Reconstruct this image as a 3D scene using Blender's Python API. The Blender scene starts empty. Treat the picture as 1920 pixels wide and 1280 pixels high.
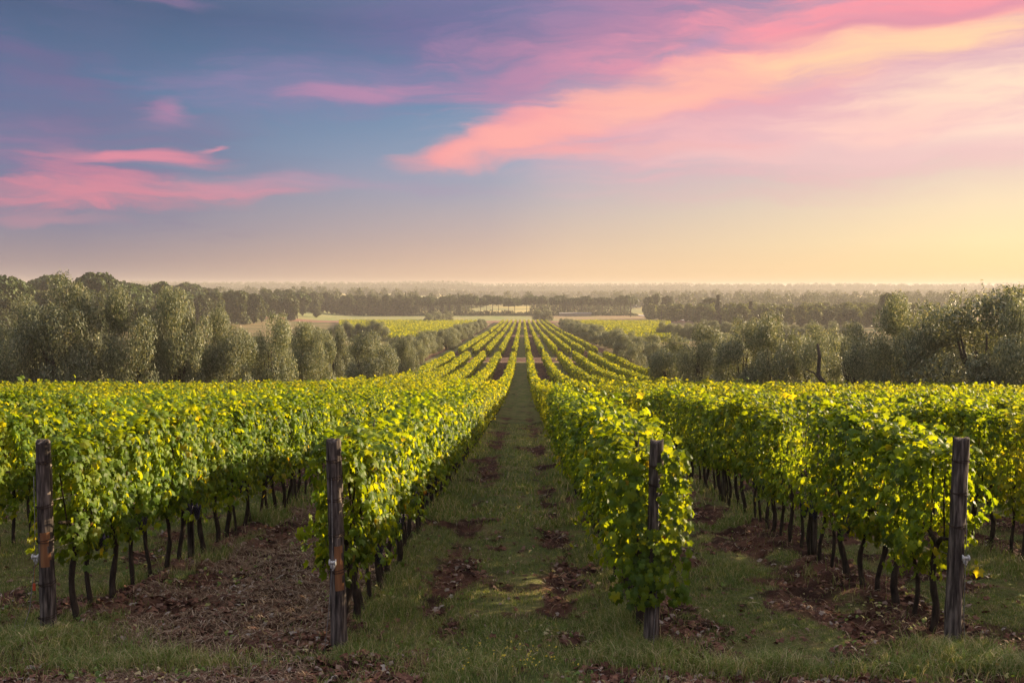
import bpy, math, random
import numpy as np
from mathutils import Vector, Matrix
R = math.radians
random.seed(7)
SC = bpy.context.scene
COL = SC.collection

# ------------------------------------------------------------------ camera
EYE = 24.0            # height of the eye over the far plain's zero level
F = 1813.0            # focal length in pixels of the 1920 px wide photo
cam = bpy.data.cameras.new("camera")
cam.sensor_width = 36; cam.lens = F / 1920 * 36
cam.clip_start = 0.1; cam.clip_end = 20000
camo = bpy.data.objects.new("camera", cam); COL.objects.link(camo)
camo.location = (0, 0, EYE)
camo.rotation_euler = (R(90 - 3.25), 0, R(0.63))
SC.camera = camo

# ------------------------------------------------------------------ exposure, sun, sky
SC.view_settings.view_transform = 'Standard'
SC.view_settings.look = 'None'
SC.view_settings.exposure = 1.42
SC.view_settings.gamma = 1
SC.cycles.max_bounces = 10
SC.cycles.transparent_max_bounces = 8
SC.cycles.transmission_bounces = 4
SC.cycles.diffuse_bounces = 4
SUN_AZ, SUN_EL = 60.0, 15.5
sun = bpy.data.lights.new("sun", 'SUN'); sun.energy = 5.0; sun.angle = R(0.6); sun.color = (1.0, 0.77, 0.48)
suno = bpy.data.objects.new("sun", sun); COL.objects.link(suno)
sd = Vector((math.sin(R(SUN_AZ)) * math.cos(R(SUN_EL)), math.cos(R(SUN_AZ)) * math.cos(R(SUN_EL)), math.sin(R(SUN_EL))))
suno.rotation_euler = sd.to_track_quat('Z', 'Y').to_euler()
suno.location = sd * 200

def s2l(c):
    return c / 12.92 if c <= 0.04045 else ((c + 0.055) / 1.055) ** 2.4
def hexc(h, k=1.0):
    h = h.lstrip('#')
    return tuple(s2l(int(h[i:i + 2], 16) / 255) * k for i in (0, 2, 4)) + (1,)

W = bpy.data.worlds.new("World"); SC.world = W; W.use_nodes = True
nt = W.node_tree; nt.nodes.clear()
def N(t, nt_, **kw):
    n = nt_.nodes.new(t)
    for k, v in kw.items(): setattr(n, k, v)
    return n
def L(a, b, nt_): nt_.links.new(a, b)
def math_(nt_, op, a, b=None, c=None, clamp=False):
    n = N('ShaderNodeMath', nt_, operation=op); n.use_clamp = clamp
    for i, v in enumerate((a, b, c)):
        if v is None: continue
        if isinstance(v, (int, float)): n.inputs[i].default_value = v
        else: L(v, n.inputs[i], nt_)
    return n.outputs[0]
def build_sky():
    tc = N('ShaderNodeTexCoord', nt)
    sep = N('ShaderNodeSeparateXYZ', nt); L(tc.outputs['Generated'], sep.inputs[0], nt)
    x, y, z = sep.outputs
    az = math_(nt, 'MULTIPLY', math_(nt, 'ARCTAN2', x, y), 180 / math.pi)
    el = math_(nt, 'MULTIPLY', math_(nt, 'ARCSINE', z), 180 / math.pi)
    comb = N('ShaderNodeCombineXYZ', nt); L(az, comb.inputs[0], nt); L(el, comb.inputs[1], nt)
    # warped coordinates for the wisps
    def noise(scale, vec, det=3, rough=0.55, sc=(1, 1, 1), rot=0):
        m = N('ShaderNodeMapping', nt); m.inputs['Scale'].default_value = sc; m.inputs['Rotation'].default_value = (0, 0, rot)
        L(vec, m.inputs['Vector'], nt)
        n = N('ShaderNodeTexNoise', nt); n.inputs['Scale'].default_value = scale
        n.inputs['Detail'].default_value = det; n.inputs['Roughness'].default_value = rough
        L(m.outputs[0], n.inputs['Vector'], nt); return n
    def warp(vec, n, amp):
        s = N('ShaderNodeVectorMath', nt, operation='SUBTRACT'); L(n.outputs['Color'], s.inputs[0], nt); s.inputs[1].default_value = (.5, .5, .5)
        m = N('ShaderNodeVectorMath', nt, operation='MULTIPLY'); L(s.outputs[0], m.inputs[0], nt); m.inputs[1].default_value = amp
        a = N('ShaderNodeVectorMath', nt, operation='ADD'); L(vec, a.inputs[0], nt); L(m.outputs[0], a.inputs[1], nt)
        return a.outputs[0]
    v1 = warp(comb.outputs[0], noise(0.16, comb.outputs[0], 2, .5, (0.6, 1.6, 1)), (7, 2.6, 0))
    v2 = warp(v1, noise(0.75, v1, 4, .6, (0.45, 1.6, 1), R(-12)), (2.2, 0.9, 0))
    streak = noise(0.55, v2, 5, .6, (0.28, 1.9, 1), R(-13)).outputs['Fac']
    soft = noise(0.28, v1, 3, .5, (0.5, 1.5, 1), R(-10)).outputs['Fac']
    def mr(v, a, b, c, d, smooth=True):
        m = N('ShaderNodeMapRange', nt); m.interpolation_type = 'SMOOTHSTEP' if smooth else 'LINEAR'
        L(v, m.inputs['Value'], nt)
        for k, q in zip(('From Min', 'From Max', 'To Min', 'To Max'), (a, b, c, d)): m.inputs[k].default_value = q
        return m.outputs[0]
    def ramp(v, stops):
        r = N('ShaderNodeValToRGB', nt); L(v, r.inputs[0], nt)
        e = r.color_ramp.elements
        e[0].position = stops[0][0]; e[0].color = stops[0][1]
        e[1].position = stops[-1][0]; e[1].color = stops[-1][1]
        for p, c in stops[1:-1]:
            q = e.new(p); q.color = c
        return r.outputs[0]
    t = math_(nt, 'DIVIDE', el, 60.0, clamp=True)
    def P(v): return math.degrees(math.atan((537 - v) / F)) / 60
    left = ramp(t, [(0, hexc('#b09a94')), (P(490), hexc('#9c8b92')), (P(430), hexc('#82809a')), (P(330), hexc('#66789b')), (P(200), hexc('#527096')), (P(60), hexc('#40567b')), (P(-150), hexc('#6d7898')), (.5, hexc('#b0acb6', 1.65)), (1, hexc('#c0bec8', 1.65))])  # all three ramps: unseen upper sky brightened to add ambient light on the ground
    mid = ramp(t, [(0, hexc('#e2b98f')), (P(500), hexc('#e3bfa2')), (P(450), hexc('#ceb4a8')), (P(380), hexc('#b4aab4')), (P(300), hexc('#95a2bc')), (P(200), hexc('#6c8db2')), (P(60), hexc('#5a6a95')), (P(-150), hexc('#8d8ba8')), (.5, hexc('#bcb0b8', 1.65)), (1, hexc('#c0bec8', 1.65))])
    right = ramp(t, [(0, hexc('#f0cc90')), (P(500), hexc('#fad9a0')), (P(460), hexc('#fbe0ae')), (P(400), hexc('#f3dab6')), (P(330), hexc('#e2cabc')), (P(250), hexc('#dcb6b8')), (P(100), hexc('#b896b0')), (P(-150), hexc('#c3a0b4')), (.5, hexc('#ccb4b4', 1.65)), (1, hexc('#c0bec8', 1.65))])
    def mix(f, a, b):
        m = N('ShaderNodeMix', nt, data_type='RGBA')
        if isinstance(f, (int, float)): m.inputs[0].default_value = f
        else: L(f, m.inputs[0], nt)
        for i, q in ((6, a), (7, b)):
            if isinstance(q, tuple): m.inputs[i].default_value = q
            else: L(q, m.inputs[i], nt)
        return m.outputs[2]
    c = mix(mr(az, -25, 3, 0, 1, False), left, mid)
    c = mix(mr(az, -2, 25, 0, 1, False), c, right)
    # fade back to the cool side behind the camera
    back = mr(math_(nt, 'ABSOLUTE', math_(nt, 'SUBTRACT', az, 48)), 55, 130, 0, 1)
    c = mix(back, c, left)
    def PX(u, v):
        a = math.atan((u - 980) / F)
        return math.degrees(a), math.degrees(math.atan((537 - v) / F * math.cos(a)))
    K = 0.0316
    # (u, v, half length px, half height px, tilt deg, colour, strength, how streaky)
    clouds = [
        (1050, 60, 560, 120, 4, '#78679a', .6, .5), (60, 215, 360, 140, -22, '#6d6290', .55, .55), (300, 250, 300, 60, -12, '#6f6a92', .3, .5),
        (620, 165, 440, 52, 2, '#8a7ba6', .8, .5), (200, 60, 170, 60, -20, '#666690', .3, .7),
        (1530, 205, 640, 150, 3, '#e6abb6', 1.0, .25), (1240, 235, 340, 62, 6, '#dfa4b2', .9, .3), (1700, 255, 480, 62, 0, '#f0bfc0', .9, .35),
        (1120, 95, 330, 90, 12, '#cf86a6', .75, .7), (920, 150, 150, 70, -10, '#a57ba4', .55, .4),
        (700, 172, 170, 20, 3, '#b983a8', .8, .5), (305, 212, 52, 26, 8, '#b47fa6', .9, .4), (330, 5, 120, 12, 2, '#8d6f98', .6, .5),
        (960, 235, 110, 40, 35, '#e08fa6', .7, .3),
        (850, 292, 130, 22, 10, '#f79a9e', 1.0, .15), (1000, 245, 220, 38, 19, '#fb9fa0', 1.0, .25), (960, 268, 170, 22, 14, '#fda9a2', .9, .15),
        (1290, 165, 320, 46, 13, '#fca3a2', 1.0, .3), (1240, 195, 260, 20, 11, '#ffb6a6', .85, .15), (1560, 60, 420, 85, 8, '#f793a2', .9, .6),
        (1420, 130, 400, 38, 9, '#ffbca4', .9, .5), (1680, 85, 260, 42, 9, '#ffd2a4', .9, .4), (1790, 5, 330, 30, 6, '#f98f9c', .9, .3),
        (1800, 175, 260, 58, 8, '#ffdcc0', .85, .6), (1640, 235, 180, 40, -6, '#fcc6bd', .7, .7), (1870, 250, 180, 26, 5, '#fddcc6', .8, .5),
        (1560, 288, 380, 26, -1, '#e8bebe', .85, .4), (1320, 255, 200, 40, -8, '#f2b4b6', .6, .7),
        (1200, 282, 260, 12, 3, '#ecaeb0', .75, .4), (1010, 290, 220, 14, 8, '#f5a2a4', .8, .4),
        (1020, 55, 200, 34, 5, '#7b76a2', .5, .5), (1700, 33, 240, 13, 7, '#c383a2', .6, .5), (1310, 92, 62, 17, 16, '#a48ab2', .6, .4),
        (120, 300, 260, 70, -8, '#93759c', .6, .6), (235, 370, 300, 26, 3, '#de8799', .9, .7), (130, 374, 240, 22, 0, '#cf8098', .7, .8),
        (185, 330, 120, 26, -14, '#cc7d98', .75, .8), (280, 300, 140, 20, -3, '#dd869c', .95, .4), (388, 281, 34, 6, 12, '#dc8da3', .8, .2),
        (480, 355, 200, 22, 3, '#c68ea6', .6, .5), (680, 355, 260, 14, 0, '#a793ac', .5, .5), (110, 130, 200, 26, -18, '#6d628e', .5, .5), (400, 235, 160, 18, 6, '#7f789e', .45, .5), (50, 411, 90, 8, -3, '#b8879b', .7, .3), (150, 412, 90, 9, 3, '#a9869b', .5, .3),
        (760, 345, 300, 40, 0, '#9a97b4', .25, .3),
    ]
    fine = noise(1.5, v2, 6, .62, (0.16, 2.0, 1), R(-12)).outputs['Fac']
    edge = math_(nt, 'SUBTRACT', math_(nt, 'MULTIPLY_ADD', fine, .28, math_(nt, 'MULTIPLY', streak, .72)), .5)
    st = mr(math_(nt, 'MULTIPLY_ADD', fine, .3, math_(nt, 'MULTIPLY', streak, .7)), .33, .66, 0.05, 1.2, True)
    for u, v, a_, b_, ang, colr, s, stq in clouds:
        px, py = PX(u, v)
        m = N('ShaderNodeMapping', nt, vector_type='TEXTURE'); L(v2, m.inputs['Vector'], nt)
        m.inputs['Location'].default_value = (px, py, 0); m.inputs['Rotation'].default_value = (0, 0, R(ang))
        m.inputs['Scale'].default_value = (a_ * K * 1.12, b_ * K * 1.25, 1)
        ln = N('ShaderNodeVectorMath', nt, operation='LENGTH'); L(m.outputs[0], ln.inputs[0], nt)
        dd = math_(nt, 'MULTIPLY_ADD', edge, -(.35 + 1.7 * stq), ln.outputs['Value'])
        f = mr(dd, 1.08, .12, 0, s)
        g = math_(nt, 'MULTIPLY_ADD', st, stq * .75, 1 - stq * .75)
        f = math_(nt, 'MULTIPLY', f, g, clamp=True)
        c = mix(f, c, hexc(colr))
    # the physical sky adds its own daylight on top
    sk = N('ShaderNodeTexSky', nt, sky_type='NISHITA'); sk.sun_disc = False
    sk.sun_elevation = R(SUN_EL); sk.sun_rotation = R(SUN_AZ); sk.air_density = 1.2; sk.dust_density = 2
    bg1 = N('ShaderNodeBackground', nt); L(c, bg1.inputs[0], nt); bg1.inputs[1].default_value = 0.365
    bg2 = N('ShaderNodeBackground', nt); L(sk.outputs[0], bg2.inputs[0], nt); bg2.inputs[1].default_value = 0.004
    ad = N('ShaderNodeAddShader', nt); L(bg1.outputs[0], ad.inputs[0], nt); L(bg2.outputs[0], ad.inputs[1], nt)
    out = N('ShaderNodeOutputWorld', nt); L(ad.outputs[0], out.inputs[0], nt)
build_sky()

# ------------------------------------------------------------------ numpy noise
def _hash(ix, iy, seed):
    h = (ix.astype(np.int64) * 374761393 + iy.astype(np.int64) * 668265263 + seed * 1442695041) & 0xFFFFFFFF
    h = ((h ^ (h >> 13)) * 1274126177) & 0xFFFFFFFF
    return ((h ^ (h >> 16)) & 0xFFFF) / 65535.0
def vnoise(x, y, seed=0):
    x = np.asarray(x, float); y = np.asarray(y, float)
    ix = np.floor(x); iy = np.floor(y); fx = x - ix; fy = y - iy
    fx = fx * fx * (3 - 2 * fx); fy = fy * fy * (3 - 2 * fy)
    a = _hash(ix, iy, seed); b = _hash(ix + 1, iy, seed); c = _hash(ix, iy + 1, seed); d = _hash(ix + 1, iy + 1, seed)
    return (a * (1 - fx) + b * fx) * (1 - fy) + (c * (1 - fx) + d * fx) * fy
def fbm(x, y, seed=0, o=4):
    s = 0; a = .5; t = 0
    for i in range(o):
        s = s + a * vnoise(x * 2 ** i, y * 2 ** i, seed + i * 17); t += a; a *= .5
    return s / t
def sstep(a, b, x):
    t = np.clip((np.asarray(x, float) - a) / (b - a), 0, 1); return t * t * (3 - 2 * t)

# ------------------------------------------------------------------ terrain profile
_ky = np.array([-400, -60, 0, 7.4, 40, 62, 85, 110, 159, 230, 320, 430, 545, 640, 735, 1000, 9000], float)
_kh = np.array([-4, -3.4, 2.135, 2.82, 5.84, 7.87, 9.55, 10.75, 12.15, 14.0, 16.2, 18.5, 20.4, 21.3, 21.7, 22, 22], float)
_yy = np.concatenate([np.arange(-400, 200, 2.0), np.arange(200, 9000, 20.0)])
_hh = np.interp(_yy, _ky, _kh)
_sm = _hh.copy()
for _i in range(2):
    _p = np.pad(_sm[:300], 3, mode='edge'); _sm[:300] = sum(_p[i:i + 300] for i in range(7)) / 7
    _sm[297:303] = np.interp(_yy[297:303], [_yy[296], _yy[303]], [_sm[296], _sm[303]])
ROWS = {}
for k in range(1, 14):
    ROWS[k] = 0.98 + 2.4 * (k - 1); ROWS[-k] = -1.42 - 2.4 * (k - 1)
XC = -0.22; SP = 2.4
def lane(x):
    q = (np.asarray(x, float) - XC) / SP + .5
    k = np.floor(q); return k, q - k       # lane number, 0..1 across it (0 and 1 are the vine rows)
def ground_z(x, y, micro=True):
    x = np.asarray(x, float); y = np.asarray(y, float)
    z = EYE - np.interp(y, _yy, _sm)
    z = z + 6.5 * sstep(-110, -210, x) * sstep(120, 330, y) + 7 * sstep(2200, 2700, y)
    z = z + 1.5 * sstep(90, 300, x) * sstep(100, 300, y)
    if micro:
        near = 1 - sstep(25, 60, y)
        k, s = lane(x)
        e = np.minimum(s, 1 - s)
        mound = .05 * np.exp(-(e * SP / .33) ** 2) * (.35 + 1.1 * fbm(x * .9, y * .9, 5)) * (1 - sstep(40, 80, y)) * sstep(6.6, 8, y)
        rut = -.045 * np.exp(-((e * SP - .62) / .16) ** 2) * sstep(6, 9, y)
        z = z + mound + rut * (1 - sstep(40, 100, y)) + near * (.10 * (fbm(x * .8, y * .8, 11) - .5) + .06 * (fbm(x * 4, y * 4, 21, 3) - .5))
        soil = soil_mask(x, y)
        z = z + near * soil * .13 * (fbm(x * 8, y * 8, 31, 4) - .45)
    return z
def soil_mask(x, y):
    """1 where the red earth lies bare between the grasses"""
    x = np.asarray(x, float); y = np.asarray(y, float)
    k, s = lane(x); e = np.minimum(s, 1 - s)
    n = fbm(x * 1.1, y * .8, 41); n2 = fbm(x * 3.5, y * 2.2, 43)
    nn = .6 * n + .4 * n2
    base = np.full_like(nn, .30)
    tr = np.exp(-((s - .27) / .085) ** 2) + np.exp(-((s - .77) / .085) ** 2)
    base = np.where(k == 0, .27 + .14 * tr, base)
    base = np.where(k == -1, .30 + .42 * sstep(.10, .24, s) * sstep(.02, .10, 1 - s) , base)
    base = np.where(k == 1, .34 + .17 * np.exp(-((s - .16) / .16) ** 2) * (1 - sstep(8.6, 10.5, y)) + .16 * np.exp(-((s - .72) / .14) ** 2), base)
    base = np.where(k == -2, .26 + .12 * sstep(.3, .6, s), base)
    base = np.where(k >= 2, .30 + .14 * np.exp(-((s - .5) / .2) ** 2) * (y > 10), base)
    front = 1 - sstep(6.75, 7.2, y + 1.6 * (n - .5))
    base = base * (1 - front) + front * (.41 + .24 * (k == -1) + .20 * (k == 1) * (s < .7) + .16 * (k == 0) * ((s < .3) | (s > .8)) + .25 * (fbm(x * .7, y * 1.4, 45, 2) - .5))
    # soil thrown up in front of and under the vines
    base = base + .22 * np.exp(-(e * SP / .26) ** 2) * (k != 0) * (y < 14) * (k > -2)
    far = sstep(45, 80, y)
    base = base * (1 - far) + far * np.where(np.abs(np.mod(k, 2)) == 1, .60, .20)
    m = sstep(.5 - .05, .5 + .05, nn + base - .42 + .02)
    return m

# ------------------------------------------------------------------ mesh helpers
def mesh_np(name, V, loops, nper, mats=None, midx=None, smooth=False):
    """V (n,3); loops flat vertex indices; nper: int or array of face sizes"""
    V = np.asarray(V, np.float32); loops = np.asarray(loops, np.int32).ravel()
    me = bpy.data.meshes.new(name)
    if np.isscalar(nper): nf = len(loops) // nper; tot = np.full(nf, nper, np.int32)
    else: tot = np.asarray(nper, np.int32); nf = len(tot)
    st = np.concatenate([[0], np.cumsum(tot)[:-1]]).astype(np.int32)
    me.vertices.add(len(V)); me.vertices.foreach_set('co', V.ravel())
    me.loops.add(len(loops)); me.loops.foreach_set('vertex_index', loops)
    me.polygons.add(nf); me.polygons.foreach_set('loop_start', st); me.polygons.foreach_set('loop_total', tot)
    if midx is not None: me.polygons.foreach_set('material_index', np.asarray(midx, np.int32))
    me.polygons.foreach_set('use_smooth', np.full(nf, smooth, bool))
    me.update(calc_edges=True)
    for m in (mats or []): me.materials.append(m)
    return me
def obj(name, me, parent=None, **tags):
    o = bpy.data.objects.new(name, me); COL.objects.link(o)
    if parent: o.parent = parent
    for k, v in tags.items(): o[k] = v
    return o
def norm(a): return a / np.maximum(np.linalg.norm(a, axis=-1, keepdims=True), 1e-9)
class MB:
    """collects polygons"""
    def __init__(s): s.V = []; s.F = []; s.M = []; s.n = 0
    def add(s, V, F_, m=0):
        V = [tuple(v) for v in V]
        s.V += V; s.F += [tuple(i + s.n for i in f) for f in F_]; s.M += [m] * len(F_); s.n += len(V)
    def tube(s, pts, rad, seg=8, m=0, cap=True, jit=0):
        pts = [Vector(p) for p in pts]; n = len(pts); V = []
        up = Vector((0.13, 0.97, 0.2))
        for i, p in enumerate(pts):
            d = (pts[min(i + 1, n - 1)] - pts[max(i - 1, 0)])
            if d.length < 1e-8: d = Vector((0, 0, 1))
            d.normalize(); a = d.cross(up)
            if a.length < 1e-3: a = d.cross(Vector((1, 0, 0)))
            a.normalize(); b = d.cross(a)
            r = rad[i] if hasattr(rad, '__len__') else rad
            for j in range(seg):
                t = 2 * math.pi * j / seg; q = r * (1 + jit * (random.random() - .5))
                V.append(p + a * math.cos(t) * q + b * math.sin(t) * q)
        F_ = [(i * seg + j, i * seg + (j + 1) % seg, (i + 1) * seg + (j + 1) % seg, (i + 1) * seg + j) for i in range(n - 1) for j in range(seg)]
        if cap: F_ += [tuple(range(seg))[::-1], tuple((n - 1) * seg + j for j in range(seg))]
        s.add(V, F_, m)
    def box(s, c, d, m=0, rz=0):
        x, y, z = d[0] / 2, d[1] / 2, d[2] / 2
        V = [(sx * x, sy * y, sz * z) for sz in (-1, 1) for sy in (-1, 1) for sx in (-1, 1)]
        cr, sr = math.cos(rz), math.sin(rz)
        V = [(c[0] + a * cr - b * sr, c[1] + a * sr + b * cr, c[2] + e) for a, b, e in V]
        s.add(V, [(0, 2, 3, 1), (4, 5, 7, 6), (0, 1, 5, 4), (2, 6, 7, 3), (0, 4, 6, 2), (1, 3, 7, 5)], m)
    def mesh(s, name, mats, smooth=False):
        loops = [i for f in s.F for i in f]
        return mesh_np(name, np.array(s.V), loops, np.array([len(f) for f in s.F]), mats, s.M, smooth)

# ------------------------------------------------------------------ materials
def mat(name):
    m = bpy.data.materials.new(name); m.use_nodes = True
    t = m.node_tree; t.nodes.clear(); return m, t
def leaf_mat(name, stops, transl=.45, tcol=(1.0, 1.0, .3), tgain=1.0, rough=.5, objvar=.25, spec=.3, patch=None):
    m, t = mat(name)
    geo = N('ShaderNodeNewGeometry', t); oi = N('ShaderNodeObjectInfo', t)
    r = N('ShaderNodeValToRGB', t)
    L(geo.outputs['Random Per Island'], r.inputs[0], t)
    e = r.color_ramp.elements; e[0].position = stops[0][0]; e[0].color = stops[0][1] + (1,); e[1].position = stops[-1][0]; e[1].color = stops[-1][1] + (1,)
    for p, c in stops[1:-1]: q = e.new(p); q.color = c + (1,)
    hs = N('ShaderNodeHueSaturation', t); L(r.outputs[0], hs.inputs['Color'], t)
    val = math_(t, 'MULTIPLY_ADD', oi.outputs['Random'], objvar, 1 - objvar / 2)
    if patch:
        nz = N('ShaderNodeTexNoise', t); nz.inputs['Scale'].default_value = patch[0]; nz.inputs['Detail'].default_value = 2
        L(geo.outputs['Position'], nz.inputs['Vector'], t)
        val = math_(t, 'MULTIPLY', val, math_(t, 'MULTIPLY_ADD', nz.outputs['Fac'], patch[1], 1 - patch[1] / 2))
        hue = math_(t, 'MULTIPLY_ADD', nz.outputs['Fac'], -.05, .525); L(hue, hs.inputs['Hue'], t)
    L(val, hs.inputs['Value'], t)
    p = N('ShaderNodeBsdfPrincipled', t); L(hs.outputs[0], p.inputs['Base Color'], t); p.inputs['Roughness'].default_value = rough
    p.inputs['Specular IOR Level'].default_value = spec
    tr = N('ShaderNodeBsdfTranslucent', t)
    mul = N('ShaderNodeMix', t, data_type='RGBA', blend_type='MULTIPLY'); mul.inputs[0].default_value = 1; mul.clamp_result = False
    L(hs.outputs[0], mul.inputs[6], t); mul.inputs[7].default_value = tuple(c * tgain for c in tcol) + (1,)
    L(mul.outputs[2], tr.inputs[0], t)
    mx = N('ShaderNodeMixShader', t); mx.inputs[0].default_value = transl; L(p.outputs[0], mx.inputs[1], t); L(tr.outputs[0], mx.inputs[2], t)
    o = N('ShaderNodeOutputMaterial', t); L(mx.outputs[0], o.inputs[0], t)
    return m
def surf_mat(name, c1, c2, scale=8, rough=.85, bump=.4, stretch=(1, 1, 1), c3=None, dist=.02, spec=.2, objcoord=True):
    m, t = mat(name)
    tc = N('ShaderNodeTexCoord', t); mp = N('ShaderNodeMapping', t); mp.inputs['Scale'].default_value = stretch
    L(tc.outputs['Object'], mp.inputs[0], t)
    n = N('ShaderNodeTexNoise', t); n.inputs['Scale'].default_value = scale; n.inputs['Detail'].default_value = 6; L(mp.outputs[0], n.inputs['Vector'], t)
    r = N('ShaderNodeValToRGB', t); L(n.outputs['Fac'], r.inputs[0], t)
    e = r.color_ramp.elements; e[0].position = .32; e[0].color = c1 + (1,); e[1].position = .68; e[1].color = c2 + (1,)
    if c3: q = e.new(.5); q.color = c3 + (1,)
    p = N('ShaderNodeBsdfPrincipled', t); L(r.outputs[0], p.inputs['Base Color'], t); p.inputs['Roughness'].default_value = rough
    p.inputs['Specular IOR Level'].default_value = spec
    b = N('ShaderNodeBump', t); b.inputs['Strength'].default_value = bump; b.inputs['Distance'].default_value = dist; L(n.outputs['Fac'], b.inputs['Height'], t)
    L(b.outputs[0], p.inputs['Normal'], t)
    o = N('ShaderNodeOutputMaterial', t); L(p.outputs[0], o.inputs[0], t); return m

M = {}
M['vine'] = leaf_mat('vine_leaf', [(0, (.045, .09, .012)), (.35, (.085, .165, .016)), (.75, (.14, .235, .02)), (.965, (.20, .29, .025)), (.996, (.25, .27, .04)), (1, (.22, .10, .04))],
                     transl=.56, tcol=(3.0, 1.95, .28), rough=.5, spec=.28, objvar=.25, patch=(1.3, .35))
M['vine_far'] = leaf_mat('vine_leaf_far', [(0, (.07, .12, .016)), (.5, (.13, .20, .02)), (1, (.22, .29, .03))],
                     transl=.56, tcol=(3.0, 1.95, .28), rough=.55, spec=.2, objvar=0, patch=(.35, .5))
M['olive'] = leaf_mat('olive_leaf', [(0, (.05, .072, .038)), (.45, (.14, .175, .10)), (.8, (.26, .285, .175)), (1, (.46, .44, .28))],
                     transl=.3, tcol=(1.4, 1.2, .6), rough=.5, spec=.4, objvar=.3)
M['pine'] = leaf_mat('pine_needles', [(0, (.025, .045, .014)), (.6, (.055, .09, .024)), (1, (.11, .14, .036))], transl=.2, tcol=(1.4, 1.3, .4), rough=.6, objvar=.4)
M['oak'] = leaf_mat('broadleaf', [(0, (.03, .05, .015)), (.6, (.065, .09, .026)), (1, (.13, .14, .045))], transl=.25, tcol=(1.4, 1.2, .4), rough=.6, objvar=.5)
M['poplar'] = leaf_mat('light_broadleaf', [(0, (.06, .085, .02)), (.6, (.12, .15, .035)), (1, (.22, .22, .06))], transl=.35, tcol=(1.5, 1.3, .4), rough=.6, objvar=.4)
M['cypress'] = leaf_mat('cypress_scales', [(0, (.015, .026, .012)), (1, (.045, .06, .025))], transl=.1, rough=.7, objvar=.2)
M['grass'] = leaf_mat('grass_blade', [(0, (.085, .14, .028)), (.42, (.155, .23, .044)), (.64, (.24, .26, .075)), (.82, (.38, .33, .16)), (1, (.54, .46, .27))], transl=.25, tcol=(1.3, 1.2, .5), rough=.65, objvar=0, patch=(.8, .6))
M['straw'] = leaf_mat('straw', [(0, (.10, .06, .035)), (.5, (.22, .14, .085)), (.9, (.36, .26, .17)), (1, (.5, .42, .32))], transl=.1, tcol=(1, 1, 1), rough=.8, objvar=0)
M['petal'] = leaf_mat('yellow_petal', [(0, (.5, .38, .03)), (1, (.65, .5, .06))], transl=.3, objvar=0)
M['deadleaf'] = leaf_mat('dead_leaf', [(0, (.06, .025, .015)), (.5, (.13, .05, .03)), (.85, (.20, .10, .06)), (1, (.34, .30, .26))], transl=.1, tcol=(1, 1, 1), rough=.7, objvar=0)
M['bark'] = surf_mat('vine_bark', (.018, .013, .010), (.06, .045, .034), 30, .95, .9, (1, 1, .25))
M['tbark'] = surf_mat('tree_bark', (.03, .024, .02), (.09, .072, .055), 6, .95, .8, (1, 1, .3), dist=.1)
M['wood'] = surf_mat('weathered_wood', (.014, .011, .010), (.20, .165, .14), 38, .95, 1.0, (1, 1, .12), c3=(.07, .057, .050), dist=.012)
M['bare'] = surf_mat('peeled_wood', (.14, .06, .028), (.26, .125, .055), 26, .85, .5, (1, 1, .1))
M['wire'] = surf_mat('steel_wire', (.10, .09, .085), (.22, .21, .20), 40, .5, .1)
M['rust'] = surf_mat('rusty_wire', (.02, .014, .011), (.06, .036, .025), 60, .8, .3)
M['white'] = surf_mat('white_ceramic', (.5, .5, .48), (.68, .68, .66), 20, .4, .1)
M['tag'] = surf_mat('red_plastic', (.45, .07, .03), (.6, .12, .05), 20, .5, .1)
M['grape'] = surf_mat('grape_skin', (.012, .010, .022), (.035, .028, .055), 30, .45, .1, spec=.4)
M['brick'] = surf_mat('red_render', (.30, .13, .09), (.38, .19, .13), 1, .9, .1)
M['tile'] = surf_mat('roof_tile', (.22, .09, .06), (.32, .15, .10), 2, .9, .3)
M['glass'] = surf_mat('dark_glass', (.02, .025, .03), (.04, .045, .05), 2, .1, 0)
M['plaster'] = surf_mat('pale_plaster', (.20, .18, .16), (.26, .24, .21), 1, .9, .1)
M['film'] = surf_mat('white_film', (.7, .7, .68), (.8, .8, .78), 1, .5, .1)
M['carpaint'] = surf_mat('white_paint', (.7, .7, .7), (.78, .78, .78), 1, .3, 0, spec=.5)
M['rubber'] = surf_mat('black_rubber', (.015, .015, .015), (.03, .03, .03), 10, .8, .1)

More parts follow.
